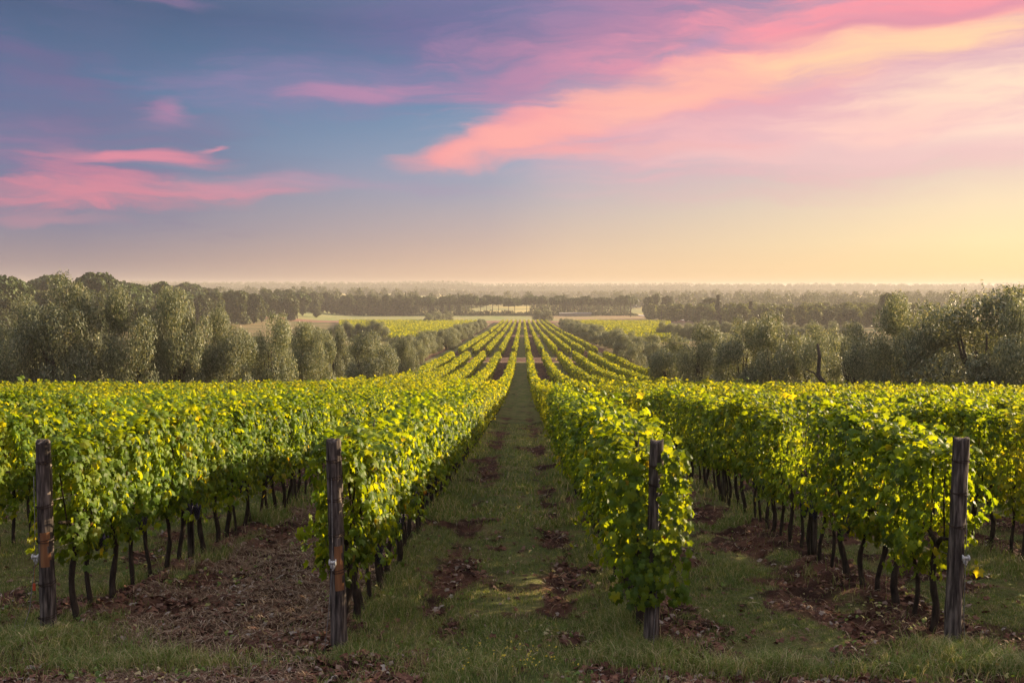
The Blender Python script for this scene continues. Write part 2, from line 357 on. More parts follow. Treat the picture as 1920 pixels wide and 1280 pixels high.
# ------------------------------------------------------------------ ground
def make_ground():
    xs = [0.0]
    while xs[-1] < 7: xs.append(xs[-1] + .045)
    while xs[-1] < 32: xs.append(xs[-1] + .24)
    st = .3
    while xs[-1] < 5800: st *= 1.09; xs.append(xs[-1] + st)
    xs = np.array(xs); xs = np.concatenate([-xs[::-1][:-1], xs])
    ys = [5.6]
    while ys[-1] < 14: ys.append(ys[-1] + .04)
    st = .04
    while ys[-1] < 700: st *= 1.012; ys.append(ys[-1] + min(st, 4))
    while ys[-1] < 9000: st *= 1.1; ys.append(ys[-1] + st)
    pre = [-300, -150, -60, -25, -10, -4, 0, 2, 3, 4, 4.6, 5, 5.3, 5.5]
    ys = np.array(pre + ys)
    X, Y = np.meshgrid(xs, ys)
    Z = ground_z(X, Y)
    soil = soil_mask(X, Y)
    k, s = lane(X)
    n1 = fbm(X * .9, Y * .9, 61); n2 = fbm(X * 4, Y * 4, 67, 3); nb = fbm(X * .02, Y * .02, 71); nm = fbm(X * .12, Y * .12, 73)
    def mixc(a, b, f): return a + (b - a) * f[..., None]
    def cc(*c): return np.array(c, float)
    grass = mixc(np.broadcast_to(cc(.088, .112, .032), X.shape + (3,)), cc(.165, .160, .060), sstep(.3, .7, .5 * n1 + .5 * n2))
    grass = mixc(grass, cc(.16, .12, .06), sstep(.56, .72, n2) * .6)
    soilc = mixc(np.broadcast_to(cc(.040, .020, .015), X.shape + (3,)), cc(.115, .055, .038), sstep(.3, .7, n2))
    c = mixc(grass, soilc, soil)
    mulch = (k == -1) * soil * sstep(.45, .6, .5 * n1 + .5 * n2) * (1 - sstep(14, 40, Y))
    c = mixc(c, cc(.17, .11, .07), mulch * .45)
    # the olive groves and fields
    vine = (X > -17) & (X < 17.5) & (Y < 548)
    wide = (np.abs(X) < 34) & (Y < 57)
    dry = mixc(np.broadcast_to(cc(.085, .095, .035), X.shape + (3,)), cc(.22, .16, .08), sstep(.35, .65, nm))
    out = sstep(55, 59, Y) * (1 - vine)
    out = np.where(np.abs(X) > 34, 1, out)
    c = mixc(c, dry, out)
    def band(a, b, soft=.6): return sstep(a - soft, a + soft, Y) * (1 - sstep(b - soft, b + soft, Y))
    w = .8 * (vnoise(X * .15, Y * 0 + 3, 5) - .5)
    for a, b in ((153.5, 168), (308, 322), (438, 448)):
        f = sstep(a - .4, a + .4, Y + w) * (1 - sstep(b - .4, b + .4, Y + w)) * (X > -14) * (X < 15)
        c = mixc(c, cc(.11, .062, .044), f)
        f2 = .35 * (sstep(a - 2.0, a - .6, Y + w) * (1 - sstep(a + .4, a + 1.6, Y + w)) + .6 * sstep(b - 2.2, b - .8, Y + w) * (1 - sstep(b, b + 1.6, Y + w))) * (X > -14) * (X < 15)
        c = mixc(c, cc(.45, .30, .19), np.clip(f2, 0, 1) * sstep(.25, .55, n1 * .5 + nm * .5 + .1))
    c = mixc(c, cc(.26, .13, .10), band(549, 586, 2) * (.75 + .25 * nm))
    gl = mixc(np.broadcast_to(cc(.19, .23, .08), X.shape + (3,)), cc(.30, .27, .12), sstep(.35, .65, nm))
    gr = mixc(np.broadcast_to(cc(.30, .19, .11), X.shape + (3,)), cc(.24, .20, .09), sstep(.35, .65, nm))
    side = sstep(5, 30, X + (Y - 640) * .2)
    c = mixc(c, mixc(gl, gr[...], side) if False else gl + (gr - gl) * side[..., None], band(586, 745, 3))
    yf = mixc(np.broadcast_to(cc(.42, .34, .12), X.shape + (3,)), cc(.22, .22, .09), sstep(.45, .6, nb))
    c = mixc(c, yf, sstep(745, 760, Y))
    c = np.clip(c, 0, 1)
    nx, ny = len(xs), len(ys)
    V = np.stack([X, Y, Z], -1).reshape(-1, 3)
    i = np.arange((ny - 1) * nx).reshape(ny - 1, nx)[:, :-1].ravel()
    loops = np.stack([i, i + 1, i + nx + 1, i + nx], -1)
    me = mesh_np('ground', V, loops, 4, smooth=True)
    at = me.color_attributes.new('tone', 'FLOAT_COLOR', 'POINT')
    rgba = np.concatenate([c.reshape(-1, 3), np.ones((len(V), 1))], 1).astype(np.float32)
    at.data.foreach_set('color', rgba.ravel())
    m, t = mat('ground_earth_and_grass')
    a = N('ShaderNodeAttribute', t, attribute_name='tone')
    geo = N('ShaderNodeNewGeometry', t)
    def nz(sc, det=5, stretch=(1, 1, 1)):
        mp = N('ShaderNodeMapping', t); mp.inputs['Scale'].default_value = stretch; L(geo.outputs['Position'], mp.inputs[0], t)
        n = N('ShaderNodeTexNoise', t); n.inputs['Scale'].default_value = sc; n.inputs['Detail'].default_value = det; n.inputs['Roughness'].default_value = .65
        L(mp.outputs[0], n.inputs[0], t); return n.outputs['Fac']
    f1, f2 = nz(26, 5), nz(1.7, 5, (1, .5, 1))
    g = math_(t, 'MULTIPLY', math_(t, 'MULTIPLY_ADD', f1, 1.5, .25), math_(t, 'MULTIPLY_ADD', f2, .7, .65))
    mv = N('ShaderNodeVectorMath', t, operation='SCALE'); L(a.outputs['Color'], mv.inputs[0], t); L(g, mv.inputs['Scale'], t)
    p = N('ShaderNodeBsdfPrincipled', t); L(mv.outputs[0], p.inputs['Base Color'], t); p.inputs['Roughness'].default_value = .95; p.inputs['Specular IOR Level'].default_value = .1
    b = N('ShaderNodeBump', t); b.inputs['Strength'].default_value = 1.0; b.inputs['Distance'].default_value = .06; L(f1, b.inputs['Height'], t); L(b.outputs[0], p.inputs['Normal'], t)
    o = N('ShaderNodeOutputMaterial', t); L(p.outputs[0], o.inputs[0], t)
    me.materials.append(m)
    obj('ground', me, kind='structure')
make_ground()

def ribbon(name, pts, width, m, lift=.03, **tags):
    V = []; F_ = []
    for i, (x, y) in enumerate(pts):
        a = pts[max(i - 1, 0)]; b = pts[min(i + 1, len(pts) - 1)]
        dx, dy = b[0] - a[0], b[1] - a[1]; l = math.hypot(dx, dy); nx_, ny_ = -dy / l, dx / l
        for s in (-.5, .5):
            px, py = x + nx_ * width * s, y + ny_ * width * s
            V.append((px, py, float(ground_z(px, py)) + lift))
    for i in range(len(pts) - 1): F_.append((2 * i, 2 * i + 1, 2 * i + 3, 2 * i + 2))
    b = MB(); b.add(V, F_); return obj(name, b.mesh(name, [m]), **tags)
M['gravel'] = surf_mat('pale_gravel', (.42, .38, .34), (.55, .50, .45), .5, .95, .2)
rp = [(84 + 26 * t - 9 * t * t, 745 - 190 * t) for t in np.linspace(0, 1, 24)]
ribbon('road', rp, 6.5, M['gravel'], .35, kind='structure')

# ------------------------------------------------------------------ leaves
def leaf_template(kind):
    if kind == 'hi':
        a = np.radians([0, 17, 36, 53, 73, 94, 112, 140, 163, 180, 197, 220, 248, 266, 287, 307, 324, 343])
        r = np.array([1.0, .74, .60, .92, .70, .58, .78, .66, .60, .18, .60, .66, .78, .58, .70, .92, .60, .74]) * .56
        x = np.sin(a) * r; y = np.cos(a) * r
        z = -.55 * (x * x + y * y) - .10 * np.abs(x) + .0
        V = np.concatenate([[[0, 0, .03]], np.stack([x, y, z], -1)])
        n = len(a); T = np.array([[0, 1 + i, 1 + (i + 1) % n] for i in range(n)])[:, ::-1]
        return V, T
    if kind == 'mid':
        V = np.array([[0, -.15, .05], [-.42, -.30, -.10], [-.50, .12, -.12], [-.26, .25, -.02], [0, .56, -.16], [.26, .25, -.02], [.50, .12, -.12], [.42, -.30, -.10]])
        T = np.array([[0, 2, 1], [0, 3, 2], [0, 4, 3], [0, 5, 4], [0, 6, 5], [0, 7, 6]]); return V, T
    if kind == 'quad':
        V = np.array([[-.45, -.45, -.05], [.45, -.4, .03], [.5, .45, -.05], [-.4, .5, .03]]); return V, np.array([[0, 1, 2], [0, 2, 3]])
    if kind == 'sprig':
        V = np.array([[-.10, -.5, 0], [.10, -.5, 0], [.16, .1, .04], [0, .55, 0], [-.16, .1, -.03]]); return V, np.array([[0, 1, 2], [0, 2, 4], [4, 2, 3]])
def place(tmpl, pos, nrm, tip, size, rng):
    """copies a leaf to every pos; returns V,(n*t,3) tri indices"""
    Vt, Tt = tmpl
    n = len(pos); nrm = norm(nrm); tip = tip - nrm * np.sum(tip * nrm, -1, keepdims=True); tip = norm(tip); side = np.cross(tip, nrm)
    V = pos[:, None, :] + size[:, None, None] * (side[:, None, :] * Vt[None, :, 0, None] + tip[:, None, :] * Vt[None, :, 1, None] + nrm[:, None, :] * Vt[None, :, 2, None])
    T = Tt[None] + (np.arange(n) * len(Vt))[:, None, None]
    return V.reshape(-1, 3), T.reshape(-1, 3)

def hedge_leaves(n, rng, length, half=.21, top=1.60, bot=.55, y0=0.0, ridge=None):
    """leaf positions and facings on a strip of trellised foliage that runs along y"""
    u = rng.random(n); y = y0 + rng.random(n) * length
    kind = rng.random(n)
    z = bot + (top - bot) * rng.random(n) ** .92
    s = np.where(rng.random(n) < .5, -1.0, 1.0)
    bulge = .72 + .34 * np.sin(np.clip((z - bot) / (top - bot), 0, 1) * math.pi * .9 + .25)
    bump = fbm(y * 3.4 + s * 7, z * 3.4, 91, 2) - .5
    depth = 1 - .7 * rng.random(n) ** 2.2
    x = s * (half * bulge * depth + .36 * bump)
    nr = np.stack([s * (1.0 + 0 * x), rng.normal(0, .6, n), .35 + rng.normal(0, .55, n)], -1)
    tp = np.stack([s * .25 + rng.normal(0, .35, n), rng.normal(0, .5, n), -1 + 0 * x], -1)
    # top of the hedge
    t = kind < .20
    tb = fbm(y * 2.7, y * 0 + 2.2, 97, 3) - .5
    x = np.where(t, rng.normal(0, half * .55, n), x)
    z = np.where(t, top + .36 * tb + rng.normal(0, .05, n) - .5 * x * x + (rng.random(n) < .35) * np.minimum(rng.exponential(.06, n), .2), z)
    nr = np.where(t[:, None], np.stack([rng.normal(0, .6, n), rng.normal(0, .6, n), .8 + 0 * x], -1), nr)
    tp = np.where(t[:, None], rng.normal(0, 1, (n, 3)), tp)
    # ragged underside
    b = kind > .93
    z = np.where(b, bot - .02 - .20 * rng.random(n) ** 1.5 * fbm(y * 5, y * 0, 99), z)
    x = np.where(b, rng.normal(0, half * .6, n), x)
    return np.stack([x, y, z], -1), nr, tp
def shoots(rng, n, length, top, y0=0.0):
    P, Nn, T = [], [], []
    for i in range(n):
        x, y = rng.normal(0, .12), y0 + rng.random() * length
        d = np.array([rng.normal(0, .25), rng.normal(0, .3), 1.0]); l = .12 + .34 * rng.random() ** 1.6
        for k in range(6):
            f = k / 5
            P.append([x + d[0] * l * f, y + d[1] * l * f, top - .05 + l * f]); Nn.append([rng.normal(0, .8), rng.normal(0, .8), .4]); T.append([rng.normal(0, 1), rng.normal(0, 1), .1])
    return np.array(P), np.array(Nn), np.array(T)

STEP = 0.42
def make_vine_foliage(seed, kind='side', n0=720):
    rng = np.random.default_rng(seed)
    top = 1.50 + .09 * rng.random(); bot = .56 + .12 * rng.random()
    p, n_, t = hedge_leaves(n0, rng, STEP + .14, (.20 if kind == 'side' else .21) + .04 * rng.random(), top, bot, -(STEP + .14) / 2)
    p[:, 1] += 0
    parts = [(p, n_, t)]
    if rng.random() < .75: parts.append(shoots(rng, rng.integers(1, 4), STEP, top, -STEP / 2))
    if rng.random() < .55:      # a shoot that hangs down or sticks out at the side
        s = rng.choice([-1, 1]); k = 16
        f = np.linspace(0, 1, k)
        y = rng.uniform(-.15, .15)
        q = np.stack([s * (.20 + .12 * f), y + .15 * f * rng.normal(), .95 - .55 * f * rng.random()], -1) + rng.normal(0, .035, (k, 3))
        parts.append((q, np.stack([s + 0 * f, rng.normal(0, .5, k), .3 + 0 * f], -1), np.stack([0 * f, rng.normal(0, .4, k), -1 + 0 * f], -1)))
    if kind == 'end':           # foliage that wraps the row's near end
        k = 560
        z = rng.uniform(.42, 1.62, k); x = rng.normal(0, .16, k); x = np.where((np.abs(x) < .075) & (z > 1.0), x * 2.5 + np.sign(x) * .06, x); x = np.clip(x, -.30, .30)
        q = np.stack([x, -.43 - .08 * rng.random(k) + .5 * x * x + .1 * rng.random(k), z], -1)
        parts.append((q, np.stack([rng.normal(0, .5, k) + x, -1 + 0 * x, .3 + rng.normal(0, .3, k)], -1), np.stack([rng.normal(0, .4, k), 0 * x - .2, -1 + 0 * x], -1)))
    p = np.concatenate([a[0] for a in parts]); n_ = np.concatenate([a[1] for a in parts]); t = np.concatenate([a[2] for a in parts])
    size = .056 + .056 * rng.random(len(p)) ** 1.2
    V, T = place(leaf_template('hi'), p, n_, t, size, rng)
    return mesh_np('foliage', V, T, 3, [M['vine']])
def make_trunk(seed):
    random.seed(seed); b = MB()
    lx, ly = random.uniform(-.05, .05), random.uniform(-.05, .05)
    pts = []; rad = []; ph = random.random() * 6
    for i in range(9):
        f = i / 8
        pts.append((lx * f + .018 * math.sin(ph + f * 7), ly * f + .02 * math.cos(ph * 1.3 + f * 6), -.06 + .82 * f)); rad.append(.021 * (1.25 - .35 * f) * (1.25 if i == 0 else 1) * random.uniform(.85, 1.2))
    b.tube(pts, rad, 7, jit=.35)
    e = pts[-1]
    for s in (-1, 1):
        b.tube([e, (e[0] + .01, e[1] + s * .1, e[2] + .08), (e[0], e[1] + s * .24, e[2] + .11)], [.02, .016, .011], 6, jit=.3)
        b.tube([(e[0], e[1] + s * .12, e[2] + .06), (e[0] + .03 * s, e[1] + s * .16, e[2] + .5), (e[0], e[1] + s * .12, e[2] + .78)], [.007, .006, .004], 4)
    return b.mesh('trunk', [M['bark']], True)
def make_grapes(seed):
    random.seed(seed); b = MB()
    ico = [(0, 0, 1), (.894, 0, .447), (.276, .851, .447), (-.724, .526, .447), (-.724, -.526, .447), (.276, -.851, .447), (.724, .526, -.447), (-.276, .851, -.447), (-.894, 0, -.447), (-.276, -.851, -.447), (.724, -.526, -.447), (0, 0, -1)]
    fc = [(0, 1, 2), (0, 2, 3), (0, 3, 4), (0, 4, 5), (0, 5, 1), (1, 6, 2), (2, 7, 3), (3, 8, 4), (4, 9, 5), (5, 10, 1), (2, 6, 7), (3, 7, 8), (4, 8, 9), (5, 9, 10), (1, 10, 6), (6, 11, 7), (7, 11, 8), (8, 11, 9), (9, 11, 10), (10, 11, 6)]
    b.tube([(0, 0, .03), (0, 0, -.06), (.004, 0, -.15)], [.006, .03, .008], 7)
    for i in range(64):
        f = (i + .5) / 64; r = (.040 * (1 - f) ** .6 + .004) * random.uniform(.8, 1); a = i * 2.4
        c = (r * math.cos(a), r * math.sin(a), -.15 * f); q = .0115
        b.add([(c[0] + v[0] * q, c[1] + v[1] * q, c[2] + v[2] * q) for v in ico], fc)
    return b.mesh('grape_cluster', [M['grape']], True)

FOL = [make_vine_foliage(100 + i) for i in range(14)]
FOLTHIN = [make_vine_foliage(250 + i, 'side', 170) for i in range(3)]
FOLEND = [make_vine_foliage(200 + i, 'end') for i in range(4)]
TRK = [make_trunk(300 + i) for i in range(7)]
GRP = [make_grapes(400 + i) for i in range(3)]

_small = ['', 'first', 'second', 'third', 'fourth', 'fifth', 'sixth', 'seventh', 'eighth', 'ninth', 'tenth', 'eleventh', 'twelfth', 'thirteenth', 'fourteenth', 'fifteenth', 'sixteenth', 'seventeenth', 'eighteenth', 'nineteenth']
_tens = {2: ('twentieth', 'twenty'), 3: ('thirtieth', 'thirty'), 4: ('fortieth', 'forty'), 5: ('fiftieth', 'fifty'), 6: ('sixtieth', 'sixty'), 7: ('seventieth', 'seventy'), 8: ('eightieth', 'eighty'), 9: ('ninetieth', 'ninety')}
def ordn(n):
    if n < 20: return _small[n]
    if n >= 100: return 'hundred-and-' + ordn(n - 100) if n > 100 else 'hundredth'
    a, b = divmod(n, 10); return _tens[a][0] if b == 0 else _tens[a][1] + '-' + _small[b]

ROW_START = {-2: 8.02, -1: 7.62, 1: 7.66, 2: 7.84}
def row_start(k):
    x = ROWS[k]
    if k in ROW_START: return ROW_START[k]
    return max(8.0, abs(x) * (1.25 if x > 0 else 1.45))
def row_end(k):
    if -5 <= k <= 6: return 545.0
    return {-6: 96.0, -7: 72.0, 7: 104.0, 8: 72.0}.get(k, 53.0 + (abs(k) % 3))
GAPS = ((152, 171), (306, 327), (437, 452))
def in_frame(x, y, m=0.0):
    u = 980 + F * x / y
    return -m < u < 1920 + m
def row_name(k):
    side = 'left' if k < 0 else 'right'
    return f'{_small[abs(k)]} row {side} of the centre aisle'
cand = []
for k in ROWS:
    y = row_start(k); i = 0; seen = 0
    while y < min(row_end(k), 30):
        vis = in_frame(ROWS[k], y, 8)
        if vis: seen += 1
        cand.append((math.hypot(ROWS[k], y), k, i, y, vis, seen)); y += STEP; i += 1
cand.sort()
chosen = [c for c in cand if c[4]][:300]
limit = {}
for d, k, i, y, vis, seen in chosen: limit.setdefault(k, []).append(y)
rngv = np.random.default_rng(5)
taken = set((c[1], c[2]) for c in chosen)
for d, k, i, y, vis, seen in sorted(chosen, key=lambda c: (abs(c[1]), c[1], c[2])):
    x = ROWS[k] + rngv.normal(0, .025); z = float(ground_z(x, y))
    posted = k in ROW_START
    if posted: lab = f'{ordn(i + 1)} grapevine behind the end post, {row_name(k)}'
    else: lab = f"{ordn(seen)} grapevine from the photo's {'left' if k < 0 else 'right'} edge, {row_name(k)}"
    if len(lab.split()) > 16: print('LONG', lab)
    o = obj('grapevine', None, label=lab, category='grapevine', group='grapevines trained along the trellis rows')
    o.location = (x, y, z); flip = rngv.random() < .5
    o.scale = (1, 1, 1)
    endv = k == 1 and i == 0
    thin = (k == 2 and 10.4 < y < 12.3) or rngv.random() < .04
    fm = FOLEND[abs(k) + (1 if k > 0 else 0)] if endv else (FOLTHIN[rngv.integers(3)] if thin else FOL[rngv.integers(len(FOL))])
    fo = obj('foliage', fm, o)
    fo.rotation_euler = (0, 0, 0 if endv else (math.pi if flip else 0))
    fo.location = (0, 0, rngv.normal(0, .02)); sx = rngv.uniform(.9, 1.18)
    fo.scale = (sx, 1.0 + .1 * rngv.random(), rngv.uniform(.97, 1.03) * (.93 + .14 * float(vnoise(y * .55, x * 3, 5))))
    tr = obj('trunk', TRK[rngv.integers(len(TRK))], o); tr.rotation_euler = (0, 0, rngv.choice([0, math.pi])); tw = rngv.uniform(.75, 1.25); tr.scale = (tw, tw, rngv.uniform(.92, 1.08))
    if d < 16 and rngv.random() < .55:
        for q in range(rngv.integers(1, 3)):
            g = obj('grape_cluster', GRP[rngv.integers(3)], o); g.location = (rngv.choice([-1, 1]) * rngv.uniform(.08, .2), rngv.uniform(-.15, .15), rngv.uniform(.58, .72))

# ---- everything of the vineyard beyond those, as one mass of leaves and stems
def far_vines():
    rng = np.random.default_rng(77)
    Vs, Ts, Ms = [], [], []; off = 0
    def push(V, T, m):
        nonlocal off
        Vs.append(V.astype(np.float32)); Ts.append(T + off); Ms.append(np.full(len(T), m)); off += len(V)
    def strip(x0, y0, y1, dens, size, tm, xs=None, half=.215, sgn=None, skew=0.0, flipxy=False, base=0.0, top=1.58):
        n = int((y1 - y0) * dens)
        if n < 3: return
        p, nr, tp = hedge_leaves(n, rng, y1 - y0, half, top, .58, y0)
        lowf = 1 + .16 * (fbm(p[:, 1] * .35, p[:, 1] * 0 + x0, 55, 2) - .5)
        p[:, 2] *= lowf
        if flipxy:
            p = np.stack([p[:, 1], x0 + p[:, 0] + skew * (p[:, 1]), p[:, 2]], -1); nr = nr[:, [1, 0, 2]]; tp = tp[:, [1, 0, 2]]
        else: p[:, 0] += x0 + skew * (p[:, 1] - y0)
        p[:, 2] += ground_z(p[:, 0], p[:, 1], micro=False)
        s = size * (.75 + .5 * rng.random(n))
        V, T = place(tm, p, nr, tp, s, rng); push(V, T, 0)
    mid, quad = leaf_template('mid'), leaf_template('quad')
    segs = [(0, 24, 1000, .085, mid), (24, 40, 620, .105, mid), (40, 62, 380, .13, quad), (62, 95, 230, .16, quad), (95, 150, 150, .20, quad), (150, 320, 80, .28, quad), (320, 546, 38, .42, quad)]
    for k in ROWS:
        x = ROWS[k]
        ys = row_start(k); ye = row_end(k)
        ind = sorted(y for (d, kk, i, y, v, s_) in chosen if kk == k)
        spans = [(ys, ye)]
        if ind: spans = [(ys, ind[0] - STEP / 2), (ind[-1] + STEP / 2, ye)]
        for g0, g1 in GAPS:
            spans = [q for a, b in spans for q in ([(a, min(b, g0)), (max(a, g1), b)] if a < g0 and b > g1 else [(a, b)])]
        for a, b in spans:
            for s0, s1, dens, size, tm in segs:
                lo, hi = max(a, s0), min(b, s1)
                if hi - lo > .2: strip(x, lo, hi, dens * (1.25 if s0 >= 95 else 1), size, tm, half=.30 if s0 >= 95 else .215)
            # stems, out to where they can no longer be told apart
            y = a + .1
            while y < min(b, 60):
                zz = float(ground_z(x, y)); mb = MB(); r = .032
                dx, dy = rng.normal(0, .03), rng.normal(0, .04)
                V = np.array([(x + r * cx, y + r * cy, zz - .05) for cx, cy in ((-1, -1), (1, -1), (1, 1), (-1, 1))] + [(x + dx + .6 * r * cx, y + dy + .6 * r * cy, zz + .8) for cx, cy in ((-1, -1), (1, -1), (1, 1), (-1, 1))])
                T = np.array([(0, 1, 5), (0, 5, 4), (1, 2, 6), (1, 6, 5), (2, 3, 7), (2, 7, 6), (3, 0, 4), (3, 4, 7)])
                push(V, T, 1); y += STEP
    # the blocks to either side, far out on the plain
    for x in np.arange(-104, -24, 2.6):
        strip(x, max(262 + 8 * float(vnoise(x * .3, 0, 3)), -x / .19), 545, 20, .50, quad)
    for i, y in enumerate(np.arange(250, 545, 3.4)):
        x1 = min(88, .15 * y)
        strip(y, 24 + rng.random(), x1, 24, .48, quad, flipxy=True, skew=-.12)
    V = np.concatenate(Vs); T = np.concatenate(Ts); m = np.concatenate(Ms)
    me = mesh_np('vine_rows', V, T, 3, [M['vine_far'], M['bark']], m)
    obj('vine_rows', me, kind='stuff', label='yellow-green vine rows running downhill and across the plain beyond the nearest vines', category='vine rows')
    print('far vines', len(T))
far_vines()

# ------------------------------------------------------------------ posts, wires
def wrap(parent, z, r, n=2, lean=(0, 0)):
    b = MB()
    for q in range(n):
        pts = [((r + .004 + .003 * random.random()) * math.cos(a) + lean[0], (r + .004 + .003 * random.random()) * math.sin(a) + lean[1], z + q * .011 + .012 * math.sin(a + q)) for a in np.linspace(0, 2 * math.pi, 19)]
        b.tube(pts, .0028, 5, cap=False)
    for q in range(2):
        a = random.uniform(3.6, 5.6); b.tube([((r + .005) * math.cos(a) + lean[0], (r + .005) * math.sin(a) + lean[1], z), ((r + .03) * math.cos(a + .1) + lean[0], (r + .03) * math.sin(a + .1) + lean[1], z + .012), ((r + .02) * math.cos(a + .3) + lean[0], (r + .02) * math.sin(a + .3) + lean[1], z - .012)], .0025, 5)
    return obj('wire_wrap', b.mesh('wire_wrap', [M['rust']], True), parent)
def end_post(x, y, h, rt, rb, lean, label, tz, tx, bare=None, tag=False, wraps=(.2, .38, .75)):
    random.seed(int(abs(x) * 1000))
    z0 = float(ground_z(x, y)) - .12; H = h + .12
    b = MB(); seg = 26; V = []; nr_ = 30
    dent = [random.uniform(-.05, .05) for _ in range(seg)]
    for i in range(nr_ + 1):
        f = i / nr_; r = rb + (rt - rb) * f
        for j in range(seg):
            a = 2 * math.pi * j / seg
            q = r * (1 + dent[j] * 1.3 + .04 * math.sin(f * 9 + j * .5) + .03 * math.sin(f * 23 + j) + random.uniform(-.03, .03))
            V.append((lean[0] * f + q * math.cos(a), lean[1] * f + q * math.sin(a), H * f + ((.012 * math.cos(a * 2 + 1) + random.uniform(-.008, .008)) if i == nr_ else 0)))
    F_ = [(i * seg + j, i * seg + (j + 1) % seg, (i + 1) * seg + (j + 1) % seg, (i + 1) * seg + j) for i in range(nr_) for j in range(seg)]
    b.add(V, F_)
    if bare:       # strip where the bark has come off
        mi = []
        for i in range(nr_):
            for j in range(seg):
                zz = (i + .5) / nr_; ang = (j + .5) / seg * 360
                mi.append(1 if bare[0] < zz < bare[1] and bare[2] < ang < bare[3] + 14 * math.sin(i * 2.1) else 0)
        b.M[:] = mi
    top = [((lean[0] + v[0] - lean[0]) , v[1], v[2]) for v in V[-seg:]]
    inner = [(lean[0] + (v[0] - lean[0]) * .8, lean[1] + (v[1] - lean[1]) * .8, v[2] + .006) for v in top]
    b.add(top + inner, [(j, (j + 1) % seg, seg + (j + 1) % seg, seg + j) for j in range(seg)] + [tuple(seg + j for j in range(seg))])
    o = obj('end_post', b.mesh('end_post', [M['wood'], M['bare']], True), label=label, category='wooden post', group='wooden end posts of the vine rows')
    o.location = (x, y, z0)
    rr = lambda zz: rb + (rt - rb) * zz / H
    for wz in wraps:
        zz = H - wz; wrap(o, zz, rr(zz), lean=(lean[0] * zz / H, lean[1] * zz / H))
    # wire ratchet
    zz = H - tz; r = rr(zz); cx = lean[0] * zz / H + tx; cy = lean[1] * zz / H - (math.sqrt(max(r * r - min(abs(tx), r) ** 2, 0)) + .022)
    b = MB()
    pts = lambda x0, x1: [(x0, cy, zz), (x1, cy, zz)]
    b.tube(pts(cx - .022, cx + .022), .012, 12); b.tube(pts(cx - .026, cx - .020), .024, 14); b.tube(pts(cx + .020, cx + .026), .024, 14)
    b.box((cx, cy, zz - .03), (.036, .006, .03)); b.tube([(cx - .008, cy, zz - .04), (cx + .002, cy - .004, zz - .062), (cx + .01, cy, zz - .045)], .003, 6)
    obj('wire_ratchet', b.mesh('wire_ratchet', [M['white']], True), o)
    gz = float(ground_z(x + tx, y - .18)) - z0
    b = MB(); b.tube([(lean[0] * .8 + tx * .7, lean[1] * .85 - rr(H * .85) - .004, H * .84), (cx, cy - .005, zz), (cx - .03, cy - .06, zz * .45), (cx - .05, -rb - .14, gz - .02)], .0028, 5)
    obj('guy_wire', b.mesh('guy_wire', [M['wire']], True), o)
    if tag:
        b = MB(); b.tube([(cx - .01, cy, zz - .05), (cx - .02, cy, zz - .22)], .0015, 4); b.box((cx - .02, cy, zz - .25), (.022, .006, .06))
        obj('red_tag', b.mesh('red_tag', [M['tag']]), o)
    return o
def at_u(u, y): return (u - 980) / F * y
end_post(at_u(70, 7.68), 7.68, 1.56, .056, .062, (-.02, .03), 'weathered wooden end post at the far left with a white ratchet and red tag', .93, -.075, (.40, .56, 250, 320), True, (.16, .52, .80, 1.15, 1.42))
end_post(at_u(630, 7.30), 7.30, 1.60, .055, .062, (-.035, .02), 'dark wooden end post with a bare orange patch, first left of the grassy aisle', .92, -.018, (.34, .55, 265, 325), False, (.15, .28, .45, .72, 1.0))
end_post(at_u(1224, 7.28), 7.28, 1.58, .050, .058, (.04, .02), 'wooden end post half wrapped in vine leaves, first right of the grassy aisle', 1.03, .025, None, False, (.18, .32))
end_post(at_u(1797, 7.50), 7.50, 1.60, .058, .064, (.045, .03), 'bare standing wooden end post at the right, three dark wires twisted round it', .92, .045, None, False, (.17, .42, .68))
# line posts inside the rows
random.seed(4)
b = MB(); b.tube([(0, 0, -.1), (.006, 0, .8), (0, .01, 1.62)], [.04, .038, .036], 12, jit=.08)
LP = b.mesh('line_post', [M['wood']], True)
for k in (-3, -2, -1, 1, 2, 3):
    y = (11.1 if k > 0 else 10.95) if abs(k) < 3 else 14.0; n = 1
    while y < 27:
        if in_frame(ROWS[k], y):
            o = obj('line_post', LP, label=f'{ordn(n)} slim wooden post among the vines, {row_name(k)}', category='wooden post', group='line posts hidden inside the vine rows')
            o.location = (ROWS[k], y, float(ground_z(ROWS[k], y))); o.rotation_euler = (0, 0, random.random() * 6); n += 1
        y += 5.0
for k in (-2, -1, 1, 2):
    py = {-2: 7.72, -1: 7.30, 1: 7.28, 2: 7.5}[k]
    for hgt, nm in ((.72, 'lowest'), (1.12, 'middle'), (1.48, 'topmost')):
        b = MB(); pts = []
        for i in range(40):
            y = py + .02 + i * 1.25
            xx = ROWS[k] + (.02 * math.sin(i * 1.7) if i else 0)
            pts.append((xx, y, float(ground_z(ROWS[k], y, micro=False)) + hgt - .02 * math.sin(math.pi * (i % 4) / 4)))
        b.tube(pts, .0035, 4)
        obj('trellis_wire', b.mesh('trellis_wire', [M['wire']]), label=f'{nm} steel trellis wire strung through the {row_name(k)}', category='wire', group='trellis wires')

